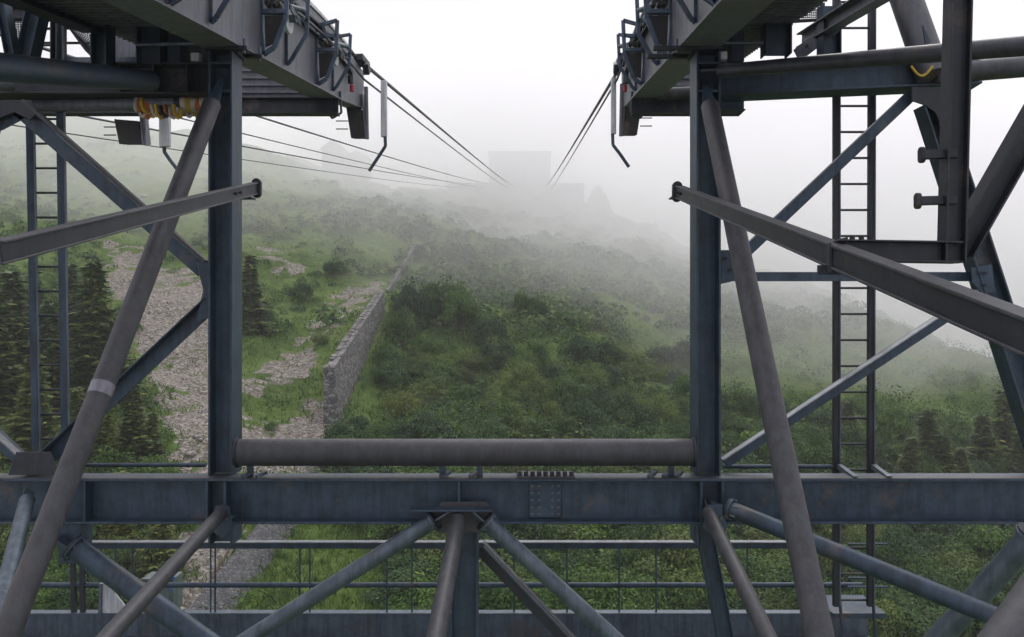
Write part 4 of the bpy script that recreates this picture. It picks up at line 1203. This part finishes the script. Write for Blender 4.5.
for q0, q1 in (((169, 591), (173, 588.5)), ((170, 580), (174.5, 577))):
    a_, b_ = P(*q0, 9.93), P(*q1, 9.93); MB().box((a_.x, 9.93, a_.z), (b_.x, 9.947, b_.z)).build('tag', M['blue_tag'], cb_)

# ------------------------------------------------------------------ sling pipe and slings
sp = empty('spare_pipe', P(120, 107, 8.6), 'grey pipe slung under the left upper cross beam', 'pipe')
MB().tube(P(-20, 106, 8.7), P(176, 104, 8.55), .068, 24).build('pipe', M['girder'], sp)
MB().tube(P(176.3, 104, 8.55), P(181, 104, 8.55), .082, 24).build('flange', M['dark'], sp)
def sling(px0, px1, cols, r, label, Y=8.57, cy=105):
    root = empty('lifting_sling', P((px0+px1)/2, cy, Y), label, 'sling', 'webbing slings wrapped round the pipe')
    n_ = len(cols); rr = random.Random(px0)
    for i, c_ in enumerate(cols):
        a0 = px0 + (px1-px0)*i/n_; a1 = px0 + (px1-px0)*(i+1.15)/n_
        MB().tube(P(a0, cy+rr.uniform(-.8, .8), Y), P(a1, cy+rr.uniform(-.8, .8), Y), r*rr.uniform(.95, 1.25), 16).build('webbing', M[c_], root, bevel=.008)
    for i in range(3):
        a0 = px0 + (px1-px0)*(i+.5)/3
        MB().path([P(a0, cy+8, Y-.05), P(a0+3, cy+12+rr.uniform(0, 2), Y-.04), P(a0+7, cy+9, Y-.05)], .016).build('loose_loop', M[cols[i % n_]], root)
sling(137, 152, ['sling_white', 'orange', 'yellow', 'orange', 'orange'], .073, 'orange and yellow sling wrapped round the middle of the slung pipe')
sling(182, 207, ['sling_white', 'yellow', 'sling_white', 'orange', 'sling_white'], .072, 'pale and yellow sling bundle beside the left column')
sg = empty('lifting_sling', P(167, 112, 8.5), 'drooping grey and yellow slings hanging between both wrapped sling bundles', 'sling', 'webbing slings wrapped round the pipe')
rr = random.Random(4)
for i, c_ in enumerate(('sling_white', 'yellow', 'dark', 'orange', 'sling_white', 'yellow')):
    x0 = 151 + i*4.5
    MB().path([P(x0, 106+rr.uniform(-2, 2), 8.47), P(x0+2, 113+rr.uniform(0, 4), 8.45), P(x0+6, 115+rr.uniform(0, 4), 8.46), P(x0+9, 109+rr.uniform(-2, 2), 8.47)], .016+.004*(i % 3)).build('webbing', M[c_], sg)
sl = empty('lifting_sling', P(925, 76, 7.9), 'yellow sling looped under the inclined tube at upper right', 'sling')
pts = [P(911+i*3.1, 66 + 10*math.sin(math.pi*i/7), 7.86) for i in range(8)]
MB().path(pts, .012).build('webbing', M['yellow'], sl)
wl = empty('lamp_housing', P(846, 92, 8.4), 'small yellowish lamp under the right upper beam beside the ladder', 'lamp')
MB().tube(P(842, 92, 8.4), P(850, 91, 8.4), .03, 12).build('housing', M['yellow'], wl)
MB().box(tuple(P(843, 91, 8.38)), tuple(P(849, 88.5, 8.42))).build('bracket', M['dark'], wl)
# wire mesh panels at the upper left (walkway screens)
def mesh_panel(corners, n1, n2, label):
    a_, b_, c_, d_ = [Vector(q) for q in corners]
    root = empty('mesh_screen', a_, label, 'screen', 'wire mesh walkway screens')
    fr_ = MB()
    for q0, q1 in ((a_, b_), (b_, c_), (c_, d_), (d_, a_)): fr_.bar(q0, q1, .025, .025)
    fr_.build('frame', M['dark'], root)
    w = MB()
    for i in range(1, n1): w.bar(a_+(b_-a_)*i/n1, d_+(c_-d_)*i/n1, .008, .008)
    for i in range(1, n2): w.bar(a_+(d_-a_)*i/n2, b_+(c_-b_)*i/n2, .008, .008)
    w.build('wire_mesh', M['dark'], root)
mesh_panel((P(62, 17, 8.8), P(98, 32, 8.8), P(98, 62, 8.8), P(86, 50, 8.8)), 14, 14, 'wire mesh screen slanting beside the left head post')
mesh_panel((P(10, 16, 8.8), P(24, 16, 8.8), P(24, 55, 8.8), P(10, 55, 8.8)), 8, 18, 'narrow wire mesh screen at the upper left corner')
mesh_panel((P(788, 3, 8.7), P(822, 4, 8.7), P(822, 20, 9.4), P(790, 22, 9.4)), 16, 10, 'grating panel under the right platform beside the ladder')

# ------------------------------------------------------------------ air: thin haze and the cloud the mountain top stands in
def vol_mat(name, dens, colr):
    m = bpy.data.materials.new(name); m.use_nodes = True
    nt = m.node_tree
    for n in list(nt.nodes):
        if n.type != 'OUTPUT_MATERIAL': nt.nodes.remove(n)
    v = N(nt, 'ShaderNodeVolumePrincipled')
    v.inputs['Density'].default_value = dens; v.inputs['Color'].default_value = (*colr, 1); v.inputs['Anisotropy'].default_value = 0
    nt.links.new(v.outputs[0], nt.nodes['Material Output'].inputs['Volume'])
    m.cycles.homogeneous_volume = True
    return m
mz = vol_mat('haze', .0005, (.97, .98, 1))
hz = MB().box((-2300, -75, -140), (2300, 1520, 160)).build('haze', mz)
tag(hz, 'thin pale mountain haze', kind='stuff')
import bmesh
def cloud(gx, gz, front, yback, dens, label):
    """closed bank of even density: a lumpy leaning front, flat sides and back"""
    mc = vol_mat('cloud', dens, (.998, .996, 1))
    GX, GZ = np.meshgrid(gx, gz, indexing='ij')
    yf = front(GX, GZ)
    n1, n2 = GX.shape
    vb = np.stack([GX, yf, GZ], -1).reshape(-1, 3); vt = np.stack([GX, yback + 0*GX, GZ], -1).reshape(-1, 3)
    ii = np.arange(n1*n2).reshape(n1, n2); off = n1*n2
    qb = np.stack([ii[:-1, :-1], ii[:-1, 1:], ii[1:, 1:], ii[1:, :-1]], -1).reshape(-1, 4)
    rim = lambda e_: np.stack([e_[:-1], e_[1:], e_[1:]+off, e_[:-1]+off], -1)
    qs = np.concatenate([qb, qb[:, ::-1]+off, rim(ii[:, 0]), rim(ii[::-1, -1]), rim(ii[0, ::-1]), rim(ii[-1, :])])
    me = np_mesh('cloud', np.concatenate([vb, vt]), qs, [mc])
    bm = bmesh.new(); bm.from_mesh(me); bmesh.ops.recalc_face_normals(bm, faces=bm.faces); bm.to_mesh(me); bm.free()
    return tag(link('cloud', me), label, 'cloud', kind='stuff')
def wisps(X, Z):
    return 11*np.sin(X*.055+1.1*np.sin(Z*.11)+.6)*np.sin(Z*.13+X*.02) + 7*np.sin(X*.13-Z*.17+1)*np.sin(X*.07+Z*.21+2) + 3.5*np.sin(X*.29+Z*.37)*np.sin(Z*.31-X*.19)
def front1(X, Z):
    y = np.interp(X, [-150, -60, -8, 14, 32, 55, 90, 160], [142, 132, 110, 90, 84, 92, 98, 100]) - 1.5*Z
    y = y + wisps(X, Z)*np.clip((y-40)/40, .15, 1)
    return np.maximum(y, 30 + .6*np.sin(X*.2))
cloud(np.linspace(-420, 420, 141), np.linspace(-34, 64, 50), front1, 420., .0088, 'white cloud bank wrapping the mountain top and the station')
def front2(X, Z):
    return 166 - .28*Z - .12*np.clip(X-5, 0, 60) + .70*np.clip(-X-12, 0, 60) + .9*wisps(X*.8+40, Z*.8)
cloud(np.linspace(-230, 190, 71), np.linspace(-20, 62, 42), front2, 330.,   .027, 'denser white heart of the cloud round the station')

# ------------------------------------------------------------------ world, sun, camera
w = bpy.data.worlds.new('World'); scene.world = w; w.use_nodes = True
nt = w.node_tree; bg = nt.nodes['Background']
sky = N(nt, 'ShaderNodeTexSky', sky_type='NISHITA'); sky.sun_disc = False
EL, AZ = math.radians(52), math.radians(20)
sky.sun_elevation = EL; sky.sun_rotation = AZ; sky.air_density = 1.0; sky.dust_density = 3.0
hs = N(nt, 'ShaderNodeHueSaturation'); hs.inputs['Saturation'].default_value = .12
nt.links.new(sky.outputs[0], hs.inputs['Color'])
tc = N(nt, 'ShaderNodeTexCoord'); sx = N(nt, 'ShaderNodeSeparateXYZ'); nt.links.new(tc.outputs['Generated'], sx.inputs[0])
# overcast dome: brighter overhead, dark below the horizon
oc = ramp(nt, sx.outputs['Z'], [(0, (5.2, 5.0, 5.5)), (.40, (5.0, 4.82, 5.3)), (.55, (7.6, 7.35, 7.9)), (1, (13.0, 12.6, 13.5))])
mix = mixc(nt, .8, hs.outputs[0], oc)
nt.links.new(mix, bg.inputs['Color']); bg.inputs['Strength'].default_value = .12
sd = bpy.data.lights.new('sun', 'SUN'); sd.energy = 1.3; sd.angle = math.radians(25); sd.color = (1, .97, .93)
so = bpy.data.objects.new('sun', sd); col.objects.link(so)
dv = Vector((math.sin(AZ)*math.cos(EL), math.cos(AZ)*math.cos(EL), math.sin(EL)))
so.rotation_euler = (-dv).to_track_quat('-Z', 'Y').to_euler(); so.location = (0, 0, 60)

cam = bpy.data.cameras.new('camera'); co = bpy.data.objects.new('camera', cam); col.objects.link(co)
co.location = (0, 0, 0); co.rotation_euler = (math.radians(90), 0, 0)
cam.sensor_width = 36; cam.lens = 36*F/1024; cam.clip_end = 6000; cam.clip_start = .05
scene.camera = co
scene.view_settings.view_transform = 'Standard'; scene.view_settings.look = 'None'
scene.view_settings.exposure = 0.62; scene.view_settings.gamma = 1
scene.cycles.volume_bounces = 8
scene.cycles.max_bounces = 12; scene.cycles.diffuse_bounces = 3; scene.cycles.glossy_bounces = 2
scene.cycles.transparent_max_bounces = 8
scene.cycles.use_denoising = True
print('shrubs', nsh)
